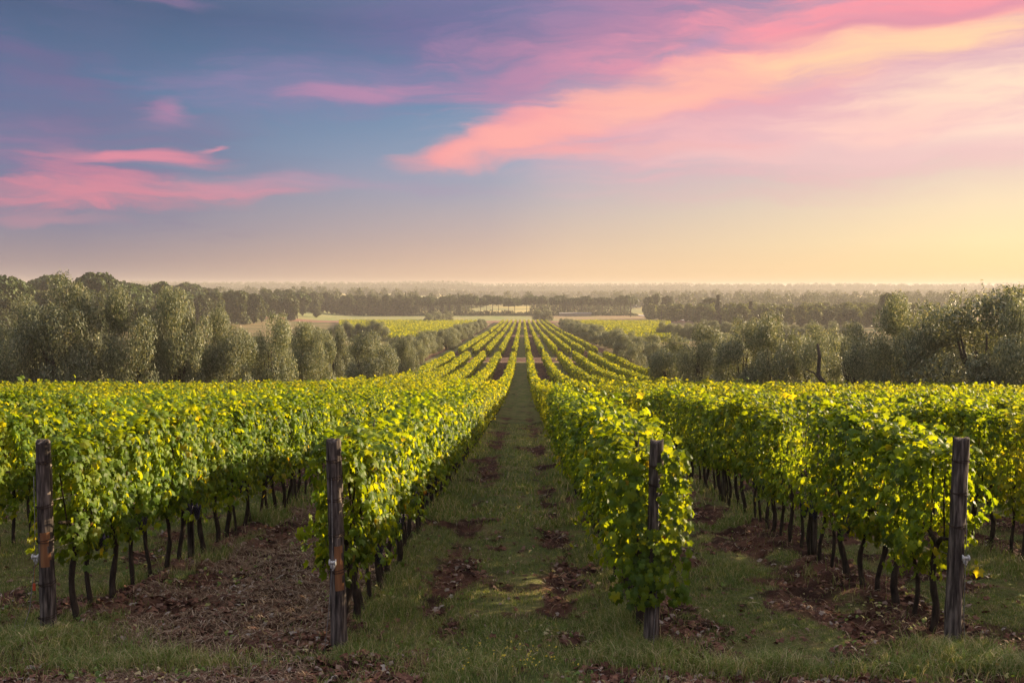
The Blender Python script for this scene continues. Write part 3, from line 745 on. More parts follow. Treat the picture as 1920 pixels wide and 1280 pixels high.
# ------------------------------------------------------------------ grasses and litter
def grasses():
    rng = np.random.default_rng(9)
    def blades(n, y0, y1, hmin, hmax, w, pw=1.6):
        y = y0 + (y1 - y0) * rng.random(n) ** pw
        x = (rng.random(n) * 2 - 1) * (y * .56 + .5)
        k, s = lane(x)
        keep = rng.random(n) < (1 - soil_mask(x, y)) * (.12 + 1.2 * sstep(.3, .62, fbm(x * 1.6, y * 1.6, 88))) + .03
        x, y = x[keep], y[keep]
        # tufts: pull blades together
        tx = np.round(x / .09) * .09 + .05 * (_hash(np.round(x / .09), np.round(y / .09), 3) - .5); ty = np.round(y / .09) * .09
        f = .55 * rng.random(len(x)); x = x + (tx - x) * f; y = y + (ty - y) * f
        return x, y
    def build(name, x, y, h, w, lean, m, **tags):
        n = len(x); z = ground_z(x, y) - .008
        a = rng.random(n) * 6.283; la = rng.random(n) * 6.283
        dx, dy = np.cos(a), np.sin(a); lx, ly = np.cos(la) * lean * h, np.sin(la) * lean * h
        P0 = np.stack([x - dx * w / 2, y - dy * w / 2, z], -1); P1 = np.stack([x + dx * w / 2, y + dy * w / 2, z], -1)
        P2 = np.stack([x + dx * w * .4 + lx * .35, y + dy * w * .4 + ly * .35, z + h * .6], -1); P3 = np.stack([x - dx * w * .4 + lx * .35, y - dy * w * .4 + ly * .35, z + h * .6], -1)
        P4 = np.stack([x + lx, y + ly, z + h * (1 - .25 * lean)], -1)
        V = np.stack([P0, P1, P2, P3, P4], 1).reshape(-1, 3)
        i = np.arange(n)[:, None] * 5
        T = np.concatenate([i + np.array([[0, 1, 2]]), i + np.array([[0, 2, 3]]), i + np.array([[3, 2, 4]])], 1).reshape(-1, 3)
        return V, T
    Vs, Ts = [], []; off = 0
    def push(r):
        nonlocal off
        Vs.append(r[0]); Ts.append(r[1] + off); off += len(r[0])
    x, y = blades(330000, 6.0, 14, 0, 0, 0, 1.25)
    tall = sstep(.45, .75, fbm(x * .9, y * .9, 123)); k, s = lane(x); e = np.minimum(s, 1 - s)
    h = (.025 + .045 * rng.random(len(x)) + .13 * tall * rng.random(len(x))) * (.62 + .38 * sstep(7.4, 8.2, y)) * (.7 + .8 * np.exp(-(e * SP / .4) ** 2))
    push(build('g', x, y, h, .0035 + .002 * rng.random(len(x)), .25 + .8 * rng.random(len(x)), None))
    x, y = blades(200000, 13.5, 42, 0, 0, 0, 1.3); k, s = lane(x); e = np.minimum(s, 1 - s)
    h = (.05 + .10 * rng.random(len(x))) * (.7 + .8 * np.exp(-(e * SP / .4) ** 2))
    push(build('g', x, y, h, .010 + .006 * rng.random(len(x)), .25 + .8 * rng.random(len(x)), None))
    # taller clumps at the feet of the posts and in the front corners
    for cx, cy, sx, sy, n, hh in ((at_u(84, 7.6), 7.5, .35, .2, 3600, .15), (at_u(90, 7.1), 7.0, .6, .2, 4200, .16), (at_u(620, 7.0), 6.98, .3, .12, 900, .09), (at_u(1200, 7.1), 7.14, .22, .12, 2400, .17), (at_u(1330, 6.9), 6.85, .3, .12, 1600, .18),
                                  (at_u(1800, 7.3), 7.28, .22, .12, 2200, .17), (at_u(1860, 7), 6.85, .4, .12, 2600, .2), (at_u(1560, 6.8), 6.8, .35, .1, 1500, .18), (at_u(1450, 6.7), 6.7, .3, .1, 1200, .2), (at_u(300, 6.9), 6.85, .4, .12, 2200, .18), (at_u(860, 6.9), 6.85, .3, .15, 1500, .15)):
        x = rng.normal(cx, sx, n); y = rng.normal(cy, sy, n)
        push(build('g', x, y, hh * (.35 + .65 * rng.random(n)), .0035 + .002 * rng.random(n), .3 + .9 * rng.random(n), None))
    V = np.concatenate(Vs); T = np.concatenate(Ts)
    obj('grass', mesh_np('grass', V, T, 3, [M['grass']]), kind='stuff', label='patchy green grass with dry blades covering the aisles between the vine rows', category='grass')
    # straw on the bare earth left of the first row, a little elsewhere
    n = 70000
    y = 6.2 + 12 * rng.random(n) ** 1.5; x = np.where(rng.random(n) < .75, rng.uniform(-3.7, -1.5, n), rng.uniform(-1, 1, n) * y * .5)
    keep = rng.random(n) < soil_mask(x, y) * sstep(.36, .55, fbm(x * 1.5, y * 1.5, 201)) + .03; x, y = x[keep], y[keep]; n = len(x)
    a = rng.random(n) * 6.283; l = .03 + .09 * rng.random(n); w = .0022 + .002 * rng.random(n)
    z = ground_z(x, y) + .006; z2 = ground_z(x + np.cos(a) * l, y + np.sin(a) * l) + .008 + .03 * rng.random(n) ** 2
    dx, dy = -np.sin(a) * w, np.cos(a) * w
    V = np.stack([np.stack([x - dx, y - dy, z], -1), np.stack([x + dx, y + dy, z], -1), np.stack([x + np.cos(a) * l * .5 + dx, y + np.sin(a) * l * .5 + dy, (z + z2) / 2 + .012], -1), np.stack([x + np.cos(a) * l * .5 - dx, y + np.sin(a) * l * .5 - dy, (z + z2) / 2 + .012], -1),
                  np.stack([x + np.cos(a) * l, y + np.sin(a) * l, z2], -1)], 1).reshape(-1, 3)
    i = np.arange(n)[:, None] * 5
    T = np.concatenate([i + np.array([[0, 1, 2]]), i + np.array([[0, 2, 3]]), i + np.array([[3, 2, 4]])], 1).reshape(-1, 3)
    obj('straw', mesh_np('straw', V, T, 3, [M['straw']]), kind='stuff', label='dry straw scattered over the bare red earth', category='straw')
    # fallen leaves
    n = 52000
    y = 6.2 + 26 * rng.random(n) ** 1.7; x = (rng.random(n) * 2 - 1) * y * .56
    keep = rng.random(n) < .06 + .94 * soil_mask(x, y) * sstep(.3, .55, fbm(x * 1.2, y * 1.2, 301)); x, y = x[keep], y[keep]; n = len(x)
    p = np.stack([x, y, ground_z(x, y) + .015], -1)
    V, T = place(leaf_template('mid'), p, np.stack([rng.normal(0, .5, n), rng.normal(0, .5, n), 1 + 0 * x], -1), rng.normal(0, 1, (n, 3)), .03 + .05 * rng.random(n), rng)
    obj('fallen_leaves', mesh_np('fallen_leaves', V, T, 3, [M['deadleaf']]), kind='stuff', label='brown and reddish fallen vine leaves lying on the soil', category='fallen leaves')
    n = 60; cx = rng.choice([at_u(960, 6.8), at_u(880, 6.9), at_u(990, 6.7), at_u(1010, 7.2)], n); x = cx + rng.normal(0, .14, n); y = rng.uniform(6.7, 7.3, n)
    p = np.stack([x, y, ground_z(x, y) + rng.uniform(.05, .13, n)], -1)
    V, T = place(leaf_template('mid'), p, np.stack([rng.normal(0, .4, n), rng.normal(0, .4, n) - .4, 1 + 0 * x], -1), rng.normal(0, 1, (n, 3)), .012 + .010 * rng.random(n), rng)
    obj('yellow_flowers', mesh_np('yellow_flowers', V, T, 3, [M['petal']]), kind='stuff', label='tiny yellow flowers scattered in the grass at the near edge', category='flowers')
    # low broad-leaved weeds
    n = 9000
    y = 6.3 + 16 * rng.random(n) ** 1.5; x = (rng.random(n) * 2 - 1) * y * .56
    cl = sstep(.55, .7, fbm(x * 2.2, y * 2.2, 401)); keep = rng.random(n) < cl; x, y = x[keep], y[keep]; n = len(x)
    p = np.stack([x, y, ground_z(x, y) + .02 + .07 * rng.random(n)], -1)
    V, T = place(leaf_template('mid'), p, np.stack([rng.normal(0, .6, n), rng.normal(0, .6, n), 1 + 0 * x], -1), rng.normal(0, 1, (n, 3)), .02 + .03 * rng.random(n), rng)
    obj('weeds', mesh_np('weeds', V, T, 3, [M['grass']]), kind='stuff', label='low broad-leaved weeds growing among the grass', category='weeds')
grasses()

# ------------------------------------------------------------------ trees
def crown_mesh(name, lobes, n, size, m, rng, tm='sprig', upw=.5, aspect=1.0, fill=.35, ragged=.12):
    """leaf clumps on and inside a set of ellipsoid lobes (cx,cy,cz,rx,ry,rz)"""
    lobes = np.array(lobes, float); vol = lobes[:, 3] * lobes[:, 4] + lobes[:, 5] * lobes[:, 3]
    pick = rng.choice(len(lobes), n, p=vol / vol.sum()); Lb = lobes[pick]
    d = norm(rng.normal(0, 1, (n, 3))); rr = np.where(rng.random(n) < fill, rng.random(n) ** .5, 1 - ragged * rng.random(n) + .5 * ragged * rng.random(n))
    nz = fbm(d[:, 0] * 3 + Lb[:, 0] * 5, d[:, 2] * 3 + d[:, 1] * 2.2, 61, 2); rr = rr * (.82 + .36 * nz)
    p = Lb[:, :3] + d * Lb[:, 3:] * rr[:, None]
    ok = p[:, 2] > 0.1; p, d, = p[ok], d[ok]; n = len(p)
    nr = norm(d + rng.normal(0, .6, (n, 3)))
    tp = d * .5 + rng.normal(0, .45, (n, 3)) + np.array([0, 0, upw])
    V, T = place(leaf_template(tm), p, nr, tp, size * (.6 + .8 * rng.random(n)), rng)
    return mesh_np(name, V, T, 3, [m])
def trunk_mesh(name, segs, m=None):
    b = MB()
    for pts, rad in segs: b.tube(pts, rad, 8, jit=.2)
    return b.mesh(name, [m or M['tbark']], True)
def olive_variant(seed, whips=0, loose=0, narrow=1.0):
    rng = np.random.default_rng(seed); random.seed(seed)
    lob = [(0, 0, 2.3, 1.0 * narrow, 1.0 * narrow, 1.6)]
    sk = [1 + .06 * math.sin(q * 2.1 + seed) for q in range(8)]
    for i in range(36):        # leafy clumps over an uneven envelope, dark hollows between them
        a = i * 2.39996 + rng.normal(0, .35); zz = .45 + 4.05 * ((i * 7 + 3) % 36 + .5) / 36; f = (zz - 2.3) / 2.5
        r = 1.75 * narrow * math.sqrt(max(1 - abs(f) ** 2.2 * (1.1 if f > 0 else .75), .02)) * sk[int(a * 1.3) % 8] * rng.uniform(.82, 1.04)
        q = rng.uniform(.36, .78); lob.append((r * math.cos(a), r * math.sin(a), zz, q, q, q * rng.uniform(1.1, 1.7)))
    if loose: lob = [q for i, q in enumerate(lob) if i % 3 != 1]
    c = crown_mesh('crown', lob, 34000 if not loose else 17000, .115, M['olive'], rng, 'sprig', upw=.8, fill=.22, ragged=.3)
    if whips:      # upright young shoots over the crown
        P_ = []; T_ = []
        for i in range(whips * 4):
            a = rng.random() * 6.283; r = 1.9 * rng.random() ** .6; l = rng.uniform(.3, .95) * (1 if whips > 10 else .7); lean = rng.normal(0, .14, 2)
            zb = 3.75 + .5 * (1 - r / 1.9) + rng.normal(0, .15); q = np.linspace(0, 1, int(26 * l))[:, None]
            P_.append(np.array([[r * math.cos(a), r * math.sin(a), zb]]) + q * np.array([[lean[0], lean[1], 1]]) * l + rng.normal(0, .018, (len(q), 3)))
            T_.append(np.tile([[lean[0], lean[1], 1.0]], (len(q), 1)) + rng.normal(0, .45, (len(q), 3)))
        P_ = np.concatenate(P_); T_ = np.concatenate(T_)
        V, T = place(leaf_template('sprig'), P_, rng.normal(0, 1, P_.shape), T_, np.full(len(P_), .10), rng)
        nv = len(c.vertices); co = np.empty(nv * 3, np.float32); c.vertices.foreach_get('co', co); nl = len(c.loops); li = np.empty(nl, np.int32); c.loops.foreach_get('vertex_index', li)
        c = mesh_np('crown', np.concatenate([co.reshape(-1, 3), V]), np.concatenate([li, (T + nv).ravel()]), 3, [M['olive']])
    sg = []
    for i in range(3):
        a = rng.random() * 6.283; e = (1.0 * math.cos(a), 1.0 * math.sin(a), 2.6)
        sg.append(([(.05 * i, 0, -.2), (.12 * math.cos(a), .12 * math.sin(a), .6), (.5 * math.cos(a), .5 * math.sin(a), 1.3), e], [.2, .15, .11, .05] if not loose else [.13, .09, .06, .02]))
        for j in range(2):
            b_ = a + rng.uniform(-.8, .8); sg.append(([(.5 * math.cos(a), .5 * math.sin(a), 1.3), (.9 * math.cos(b_), .9 * math.sin(b_), 2.2), (1.2 * math.cos(b_), 1.2 * math.sin(b_), 3.3)], [.09, .05, .02] if not loose else [.04, .03, .01]))
    return trunk_mesh('trunk', sg), c
def umbrella_variant(seed):
    rng = np.random.default_rng(seed); random.seed(seed); lob = []
    for i in range(16):
        a = rng.random() * 6.283; r = 4.2 * rng.random() ** .55
        lob.append((r * math.cos(a), r * math.sin(a), 9.9 - .10 * r * r + rng.normal(0, .3), rng.uniform(1.4, 2.2), rng.uniform(1.4, 2.2), rng.uniform(1.3, 2.1)))
    c = crown_mesh('crown', lob, 6500, .62, M['pine'], rng, 'quad', upw=.5, fill=.3, ragged=.25)
    lx = rng.normal(0, .5); sg = [([(0, 0, -.4), (.3 * lx, 0, 4), (lx, .2, 8.3)], [.26, .2, .15])]
    for i in range(6):
        a = i * 1.05 + rng.random(); sg.append(([(lx * .9, .2, 7.2 + .5 * rng.random()), (lx + 1.6 * math.cos(a), 1.6 * math.sin(a), 9.0), (lx + 3 * math.cos(a), 3 * math.sin(a), 10.2)], [.15, .1, .05]))
    return trunk_mesh('trunk', sg), c
def broad_variant(seed, m='oak', tall=1.0, size=.55):
    rng = np.random.default_rng(seed); random.seed(seed); lob = []
    for i in range(18):
        a = rng.random() * 6.283; z = (1.2 + 8.2 * rng.random()) * tall; r = 2.9 * rng.random() ** .6 * (1 - .4 * abs(z / tall - 5) / 5)
        q = rng.uniform(1.0, 1.9); lob.append((r * math.cos(a), r * math.sin(a), z, q, q, q * rng.uniform(.8, 1.25)))
    lob.append((0, 0, 5.2 * tall, 2.6, 2.6, 4 * tall))
    c = crown_mesh('crown', lob, 6500, size, M[m], rng, 'quad', upw=.3, fill=.3, ragged=.3)
    sg = [([(0, 0, -.4), (.1, .1, 3), (.2, 0, 7 * tall)], [.3, .24, .1])]
    for i in range(4):
        a = i * 1.6; sg.append(([(.1, .1, 2.5 + i * .7), (1.4 * math.cos(a), 1.4 * math.sin(a), 4.6 + i * .6), (2.4 * math.cos(a), 2.4 * math.sin(a), 6.4 + i * .6)], [.14, .1, .04]))
    return trunk_mesh('trunk', sg), c
def conifer_variant(seed, r0=2.2, h=12, m='pine'):
    rng = np.random.default_rng(seed); random.seed(seed)
    n = 4500; f = rng.random(n) ** .75; a = rng.random(n) * 6.283
    tier = .65 + .35 * np.abs(np.sin(f * 9 * math.pi)); r = r0 * (1 - f) * tier * (.55 + .5 * rng.random(n))
    p = np.stack([r * np.cos(a), r * np.sin(a), 1 + (h - 1) * f], -1)
    d = np.stack([np.cos(a), np.sin(a), 0 * a + .2], -1)
    V, T = place(leaf_template('quad'), p, d + rng.normal(0, .6, (n, 3)), rng.normal(0, 1, (n, 3)), .42 * (.6 + .8 * rng.random(n)), rng)
    return trunk_mesh('trunk', [([(0, 0, -.4), (0, 0, h * .8)], [.22, .06])]), mesh_np('crown', V, T, 3, [M[m]])
def cypress_variant(seed):
    rng = np.random.default_rng(seed); n = 4500; z = .3 + 11.7 * rng.random(n); f = z / 12
    r = 1.05 * np.sin(np.clip(f * 1.1 + .12, 0, 1) ** .8 * math.pi * .93) ** .7 * (.6 + .45 * rng.random(n)); a = rng.random(n) * 6.283
    p = np.stack([r * np.cos(a), r * np.sin(a), z], -1); d = np.stack([np.cos(a), np.sin(a), 0 * a], -1)
    V, T = place(leaf_template('quad'), p, d + rng.normal(0, .4, (n, 3)), np.array([0, 0, 1.]) + rng.normal(0, .4, (n, 3)), .36 * (.6 + .8 * rng.random(n)), rng)
    return trunk_mesh('trunk', [([(0, 0, -.4), (0, 0, 9)], [.2, .05])]), mesh_np('crown', V, T, 3, [M['cypress']])
KIND = {
    'olive': [olive_variant(500 + i, whips=(0, 3, 0, 4, 2, 0)[i]) for i in range(6)],
    'olive_whip': [olive_variant(520 + i, whips=34) for i in range(2)],
    'olive_loose': [olive_variant(530 + i, whips=6, loose=1) for i in range(2)],
    'umbrella': [umbrella_variant(540 + i) for i in range(4)],
    'broad': [broad_variant(560 + i) for i in range(4)],
    'light': [broad_variant(580 + i, 'poplar', 1.0, .5) for i in range(3)],
    'conifer': [conifer_variant(600 + i) for i in range(2)],
    'cypress': [cypress_variant(620)],
}
NAME = {'olive': 'olive_tree', 'olive_whip': 'olive_tree', 'olive_loose': 'olive_tree', 'umbrella': 'umbrella_pine', 'broad': 'broadleaf_tree', 'light': 'broadleaf_tree', 'conifer': 'conifer_tree', 'cypress': 'cypress_tree'}
CAT = {'olive_tree': 'olive tree', 'umbrella_pine': 'pine tree', 'broadleaf_tree': 'tree', 'conifer_tree': 'conifer', 'cypress_tree': 'cypress'}
rngt = np.random.default_rng(31)
def tree(kind, x, y, sxy, sz, label=None, group=None, rz=None, var=None):
    vs = KIND[kind]; t_, c_ = vs[var if var is not None else rngt.integers(len(vs))]
    o = obj(NAME[kind], None, category=CAT[NAME[kind]])
    if label: o['label'] = label
    if group: o['group'] = group
    o.location = (x, y, float(ground_z(x, y)) - .05); o.rotation_euler = (0, 0, rngt.random() * 6.283 if rz is None else rz); o.scale = (sxy, sxy, sz)
    obj('trunk', t_, o); obj('crown', c_, o); return o
HO = 4.9   # built height of an olive crown
def tree_px(kind, u, vtop, wpx, d, H0, W0, **kw):
    x = at_u(u, d); z = float(ground_z(x, d)); ztop = EYE - (vtop - 537) / F * d
    return tree(kind, x, d, wpx * (.9 if u < 980 else 1.05) / F * d / W0, (ztop - z) / H0, **kw)

# nearest olives, placed one by one
G = 'big olive trees behind the near vines'
for kind, u, vt, w, d, lab in [
    ('olive', -10, 592, 120, 54, 'dark olive tree cut off by the left edge, low in front'),
    ('olive', 112, 536, 165, 56, 'tallest grey-green olive tree at the far left with sunlit right flank'),
    ('olive', 30, 570, 110, 60, 'olive tree at the far left just beside the tallest one'),
    ('olive', 240, 550, 125, 57, 'broad olive tree second from the tallest at the left'),
    ('olive', 335, 545, 110, 59, 'tall narrow olive tree at the left with bronze sunlit leaves'),
    ('olive', 425, 590, 105, 61, 'rounded olive tree with a dark hollow, left of the middle gap'),
    ('olive', 505, 598, 100, 64, 'olive tree with bronze lit right side between two darker ones'),
    ('olive', 585, 608, 90, 67, 'loose bronze-lit olive tree beside the wide dark one'),
    ('olive', 692, 628, 108, 84, 'wide dark olive tree standing left of the curved vine rows'),
    ('olive', 628, 622, 60, 88, 'olive tree half hidden behind the wide dark one'),
    ('olive', 758, 634, 55, 96, 'small olive tree right of the wide dark one'),
    ('olive_whip', 1848, 546, 245, 55, 'largest olive tree at the far right with upright shoots against the sky'),
    ('olive_whip', 1930, 568, 130, 50, 'olive tree cut off by the right edge of the photo'),
    ('olive', 1702, 566, 125, 58, 'dense rounded olive tree left of the largest one at right'),
    ('olive_loose', 1608, 612, 110, 57, 'thin golden olive tree with its leaning dark limbs showing'),
    ('olive_loose', 1528, 612, 95, 60, 'small pale olive tree left of the thin golden one'),
    ('olive', 1462, 598, 100, 62, 'upright dark olive tree with a pointed grey top at right'),
    ('olive', 1388, 606, 100, 64, 'full grey-green olive tree right of the gap'),
    ('olive', 1322, 616, 90, 70, 'soft grey olive tree between two fuller ones at right'),
    ('olive', 1262, 634, 80, 76, 'low olive tree at the inner end of the right hand grove'),
    ('olive_loose', 1186, 640, 48, 134, 'small light olive tree with its trunk in view beside the vine rows'),
]:
    tree_px(kind, u, vt, w, d, HO, 4.2, label=lab, group=G)
# a leaning broken limb by the thin golden olive
b = MB(); b.tube([(0, 0, -.3), (-.35, 0, .9), (-.95, 0, 1.7), (-1.25, .1, 2.2), (-1.2, .1, 3.2), (-1.32, .1, 3.9)], [.22, .18, .14, .12, .1, .06], 9, jit=.3)
b.tube([(-.9, 0, 1.6), (-1.5, 0, 2.3), (-2.0, 0, 2.5)], [.08, .05, .02], 7)
o = obj('leaning_trunk', b.mesh('leaning_trunk', [M['tbark']], True), label='dark leaning dead olive trunk in front of the pale olive trees at right', category='tree trunk'); o.location = (at_u(1578, 53), 53, float(ground_z(at_u(1578, 53), 53)))

def series(specs, group, fmt):
    """specs: list of (kind,x,y,sxy,sz); labelled by their order from left to right in the photo"""
    vis = [q for q in specs if in_frame(q[1], q[2], 60)]
    vis.sort(key=lambda q: q[1] / q[2])
    for i, q in enumerate(vis): tree(*q, label=fmt(i + 1, q), group=group)
# olive lines flanking the vine rows
for side in (-1, 1):
    sp = []; y = 100.0 if side < 0 else 92.0
    while y < 440:
        if not (side > 0 and 125 < y < 140):
            sc = rngt.uniform(.62, .95); sp.append(('olive', side * (17.8 + rngt.normal(0, .9)) + (1 if side > 0 else 0), y + rngt.normal(0, .5), sc * rngt.uniform(1.0, 1.25), sc * .95))
        y += rngt.uniform(4.8, 7.2)
    nm = 'left' if side < 0 else 'right'
    if side < 0: series(sp, 'olive trees lining the vine rows on the left', lambda i, q: f'{ordn(i)} olive tree from the left in the line beside the left vine rows')
    else: series(sp, 'olive trees lining the vine rows on the right', lambda i, q: f'{ordn(i)} olive tree from the left in the line beside the right vine rows')
# the groves behind the near olives
for side in (-1, 1):
    sp = []
    for i in range(60):
        y = rngt.uniform(72, 150); x = side * rngt.uniform(24, .58 * y + 4)
        if all(math.hypot(x - q[1], y - q[2]) > 5.0 for q in sp): sc = rngt.uniform(.75, 1.0); sp.append(('olive', x, y, sc, sc))
    if side < 0: series(sp, 'olive trees in the grove behind the big ones on the left', lambda i, q: f'{ordn(i)} olive tree from the left in the grove behind the big left olives')
    else: series(sp, 'olive trees in the grove behind the big ones on the right', lambda i, q: f'{ordn(i)} olive tree from the left in the grove behind the big right olives')
# far olive hedges on the plain
def hedge(u0, u1, d0, d1, n, sc, group, fmt):
    sp = []
    for i in range(n):
        f = i / max(n - 1, 1); d = d0 + (d1 - d0) * f; u = u0 + (u1 - u0) * f
        s = sc * rngt.uniform(.8, 1.12); sp.append(('olive', at_u(u, d), d, s * 1.1, s))
    series(sp, group, fmt)
hedge(642, 712, 262, 262, 5, 1.0, 'olive clump left of the yellow vines', lambda i, q: f'{ordn(i)} olive tree from the left in the dark clump before the yellow vine field')
hedge(600, 628, 230, 236, 2, .9, 'olive pair before the soil strip', lambda i, q: f'{ordn(i)} olive tree of the small dark pair before the brown soil strip')
hedge(804, 842, 530, 560, 6, 1.15, 'small far hedge of olives', lambda i, q: f'{ordn(i)} tree from the left in the small hedge standing alone on the green field')
hedge(1010, 1026, 560, 560, 2, 1.35, 'round bush pair at the end of the rows', lambda i, q: f'{ordn(i)} round bushy olive tree at the far end of the vine rows')
hedge(1246, 1600, 292, 235, 24, 1.0, 'long olive hedge on the right', lambda i, q: f'{ordn(i)} olive tree from the left in the long hedge right of the vine field')

# the wood on the left
sp = []
for i in range(420):
    y = rngt.uniform(215, 640); x = -128 - rngt.random() ** 1.3 * 130 - 10 * fbm(y * .02, 0, 3)
    if y > 560: x = x - (y - 560) * .02
    if not in_frame(x, y, 60): continue
    if all(math.hypot(x - q[1], y - q[2]) > 7.5 for q in sp):
        kd = rngt.choice(['umbrella', 'broad', 'broad', 'broad']); s = rngt.uniform(.85, 1.2)
        sp.append((kd, x, y, s * 1.2, s * (1.2 if kd == 'umbrella' else 1.25)))
    if len(sp) > 150: break
um = [q for q in sp if q[0] == 'umbrella']; br = [q for q in sp if q[0] != 'umbrella']
series(um, 'umbrella pines of the left hand wood', lambda i, q: f'{ordn(i)} umbrella pine from the left in the wooded rise on the left')
series(br, 'broadleaf trees of the left hand wood', lambda i, q: f'{ordn(i)} rounded tree from the left in the wooded rise on the left')
for u, vt, w, d, lab in [(178, 510, 100, 330, 'large umbrella pine whose broad dome tops the left hand wood'), (22, 520, 80, 300, 'umbrella pine at the far left edge of the wood'), (92, 519, 62, 345, 'umbrella pine left of the largest dome in the left hand wood'),
                         (258, 531, 62, 340, 'umbrella pine just right of the largest dome in the left hand wood'), (300, 527, 50, 380, 'small umbrella pine in the middle of the left hand wood')]:
    tree_px('umbrella', u, vt, w, d, 12.0, 11.0, label=lab, group='big umbrella pines above the left hand wood')
# tree line across the plain
sp = []
for u in np.arange(520, 770, 8.5):
    d = 705 + 20 * rngt.random() + (u < 560) * -40; sp.append(('broad', at_u(u, d), d, 1.25, rngt.uniform(1.15, 1.5)))
series(sp, 'dense tree line on the left of the plain', lambda i, q: f'{ordn(i)} tree from the left in the dense dark belt across the plain')
sp = []
for u in np.arange(736, 1190, 13.5):
    uu = u + rngt.normal(0, 3); d = 720 + 30 * rngt.random(); sp.append(('umbrella', at_u(uu, d), d, rngt.uniform(.85, 1.15), rngt.uniform(1.1, 1.3)))
series(sp, 'umbrella pines across the plain', lambda i, q: f'{ordn(i)} umbrella pine from the left in the row across the plain')
sp = [('conifer', at_u(u, 735), 735, 1.0, s) for u, s in ((708, 1.15), (727, 1.1), (742, 1.25), (760, 1.45), (769, 1.35), (779, 1.35), (809, 1.3), (829, 1.3), (842, 1.25), (860, 1.35), (735, 1.2), (1057, 1.3))]
series(sp, 'pointed conifers over the belt of trees', lambda i, q: f'{ordn(i)} pointed conifer from the left rising over the dark belt of trees')
# woods on the right
sp = []
for i in range(500):
    y = rngt.uniform(430, 640); x0 = at_u(1205, 640) + (640 - y) * .12
    x = x0 + rngt.random() * (at_u(1750, y) - x0)
    if y < 470 and x < at_u(1420, y): continue
    if all(math.hypot(x - q[1], y - q[2]) > 8 for q in sp):
        s = rngt.uniform(.8, 1.1); sp.append(('light' if rngt.random() < .75 else 'broad', x, y, s * 1.15, s * .95))
    if len(sp) > 130: break
li = [q for q in sp if q[0] == 'light']; br = [q for q in sp if q[0] == 'broad']
series(li, 'light green trees of the right hand wood', lambda i, q: f'{ordn(i)} light green tree from the left in the wood on the right')
series(br, 'dark trees of the right hand wood', lambda i, q: f'{ordn(i)} dark green tree from the left in the wood on the right')
for n_, (u, vt, w, d, kd, lab) in enumerate([(1215, 553, 22, 640, 'broad', 'dark shaggy pine at the left end of the right hand wood'), (1228, 552, 22, 645, 'broad', 'dark shaggy pine second from the left end of the right hand wood'), (1253, 554, 30, 640, 'broad', 'wide dark tree beside the far red house'),
                             (1330, 558, 68, 560, 'broad', 'large dark dome-shaped tree behind the pair of cypresses'), (1664, 549, 46, 400, 'broad', 'round dark tree standing above the wood at right'), (1905, 535, 60, 330, 'broad', 'dark tree top at the right edge behind the largest olive')]):
    tree_px(kd, u, vt, w, d, 10.6, 8.2, label=lab)
for u, vt, d, w, lab in [(1345, 553, 520, 11, 'tallest dark cypress left of the pale gap'), (1350, 578, 515, 10, 'shorter cypress touching the tallest one'), (1395, 576, 500, 9, 'slim cypress left of the lone thick one'), (1406, 565, 500, 12, 'lone thick dark cypress in the right hand wood'), (1467, 572, 500, 9, 'slender cypress rightmost in the wood')]:
    tree_px('cypress', u, vt, w, d, 12, 2.0, label=lab, group='cypresses in the right hand wood')
# the far hazy woods: one mass
def far_wood():
    rng = np.random.default_rng(55); P = []; S = []
    def clump(x, y, w, h, n, size):
        z0 = float(ground_z(x, y)); d = norm(rng.normal(0, 1, (n, 3))); d[:, 2] = np.abs(d[:, 2])
        p = np.stack([x + d[:, 0] * w * rng.uniform(.6, 1, n), y + d[:, 1] * w * .8, z0 + h * (.15 + .85 * d[:, 2]) * rng.uniform(.75, 1, n)], -1); P.append(p); S.append(np.full(n, size))
        p2 = np.stack([x + rng.uniform(-w, w, n // 3), y + rng.uniform(-w, w, n // 3) * .5, z0 + h * .5 * rng.random(n // 3)], -1); P.append(p2); S.append(np.full(n // 3, size))
    for i in range(240):       # groves on the plain
        y = 950 + 1300 * rng.random() ** 1.2; x = rng.uniform(-.62, .62) * y
        for j in range(rng.integers(1, 5)):
            clump(x + rng.normal(0, 22), y + rng.normal(0, 6), rng.uniform(5, 9), rng.uniform(9, 17), 170, 1.7)
    for u in list(np.arange(530, 880, 9)) + list(np.arange(1005, 1185, 9)):      # belt seen between the pine trunks
        d = 800 + 40 * rng.random(); clump(at_u(u, d), d, rng.uniform(3.5, 6), rng.uniform(9, 13), 260, .9)
    for u in np.arange(700, 1190, 5.5):        # scrub at the feet of the pines
        d = 714 + 10 * rng.random(); clump(at_u(u, d), d, rng.uniform(1.5, 3.5), rng.uniform(1.8, 4.6), 130, .6)
    for u in np.arange(1395, 1930, 6):         # belt behind the wood on the right
        d = 840 + 50 * rng.random(); clump(at_u(u, d), d, rng.uniform(3.5, 6), rng.uniform(11, 17), 260, .9)
    for ring, (yy, hh) in enumerate(((2250, 13), (2700, 19), (3150, 26))):
        x = -.66 * yy
        while x < .66 * yy:
            h = hh * (.86 + .28 * fbm(x * .004, yy, 9 + ring, 3)) * rng.uniform(.96, 1.03)
            clump(x, yy + rng.uniform(-40, 40), rng.uniform(13, 22), h, 210, 2.6); x += 13
    p = np.concatenate(P); s = np.concatenate(S) * rng.uniform(.6, 1.3, len(p)); n = len(p)
    V, T = place(leaf_template('quad'), p, rng.normal(0, 1, (n, 3)) + np.array([0, -.5, .5]), rng.normal(0, 1, (n, 3)), s, rng)
    obj('distant_wood', mesh_np('distant_wood', V, T, 3, [M['oak']]), kind='stuff', label='hazy woods and scrub beyond the fields, reaching to the horizon', category='wood')
far_wood()

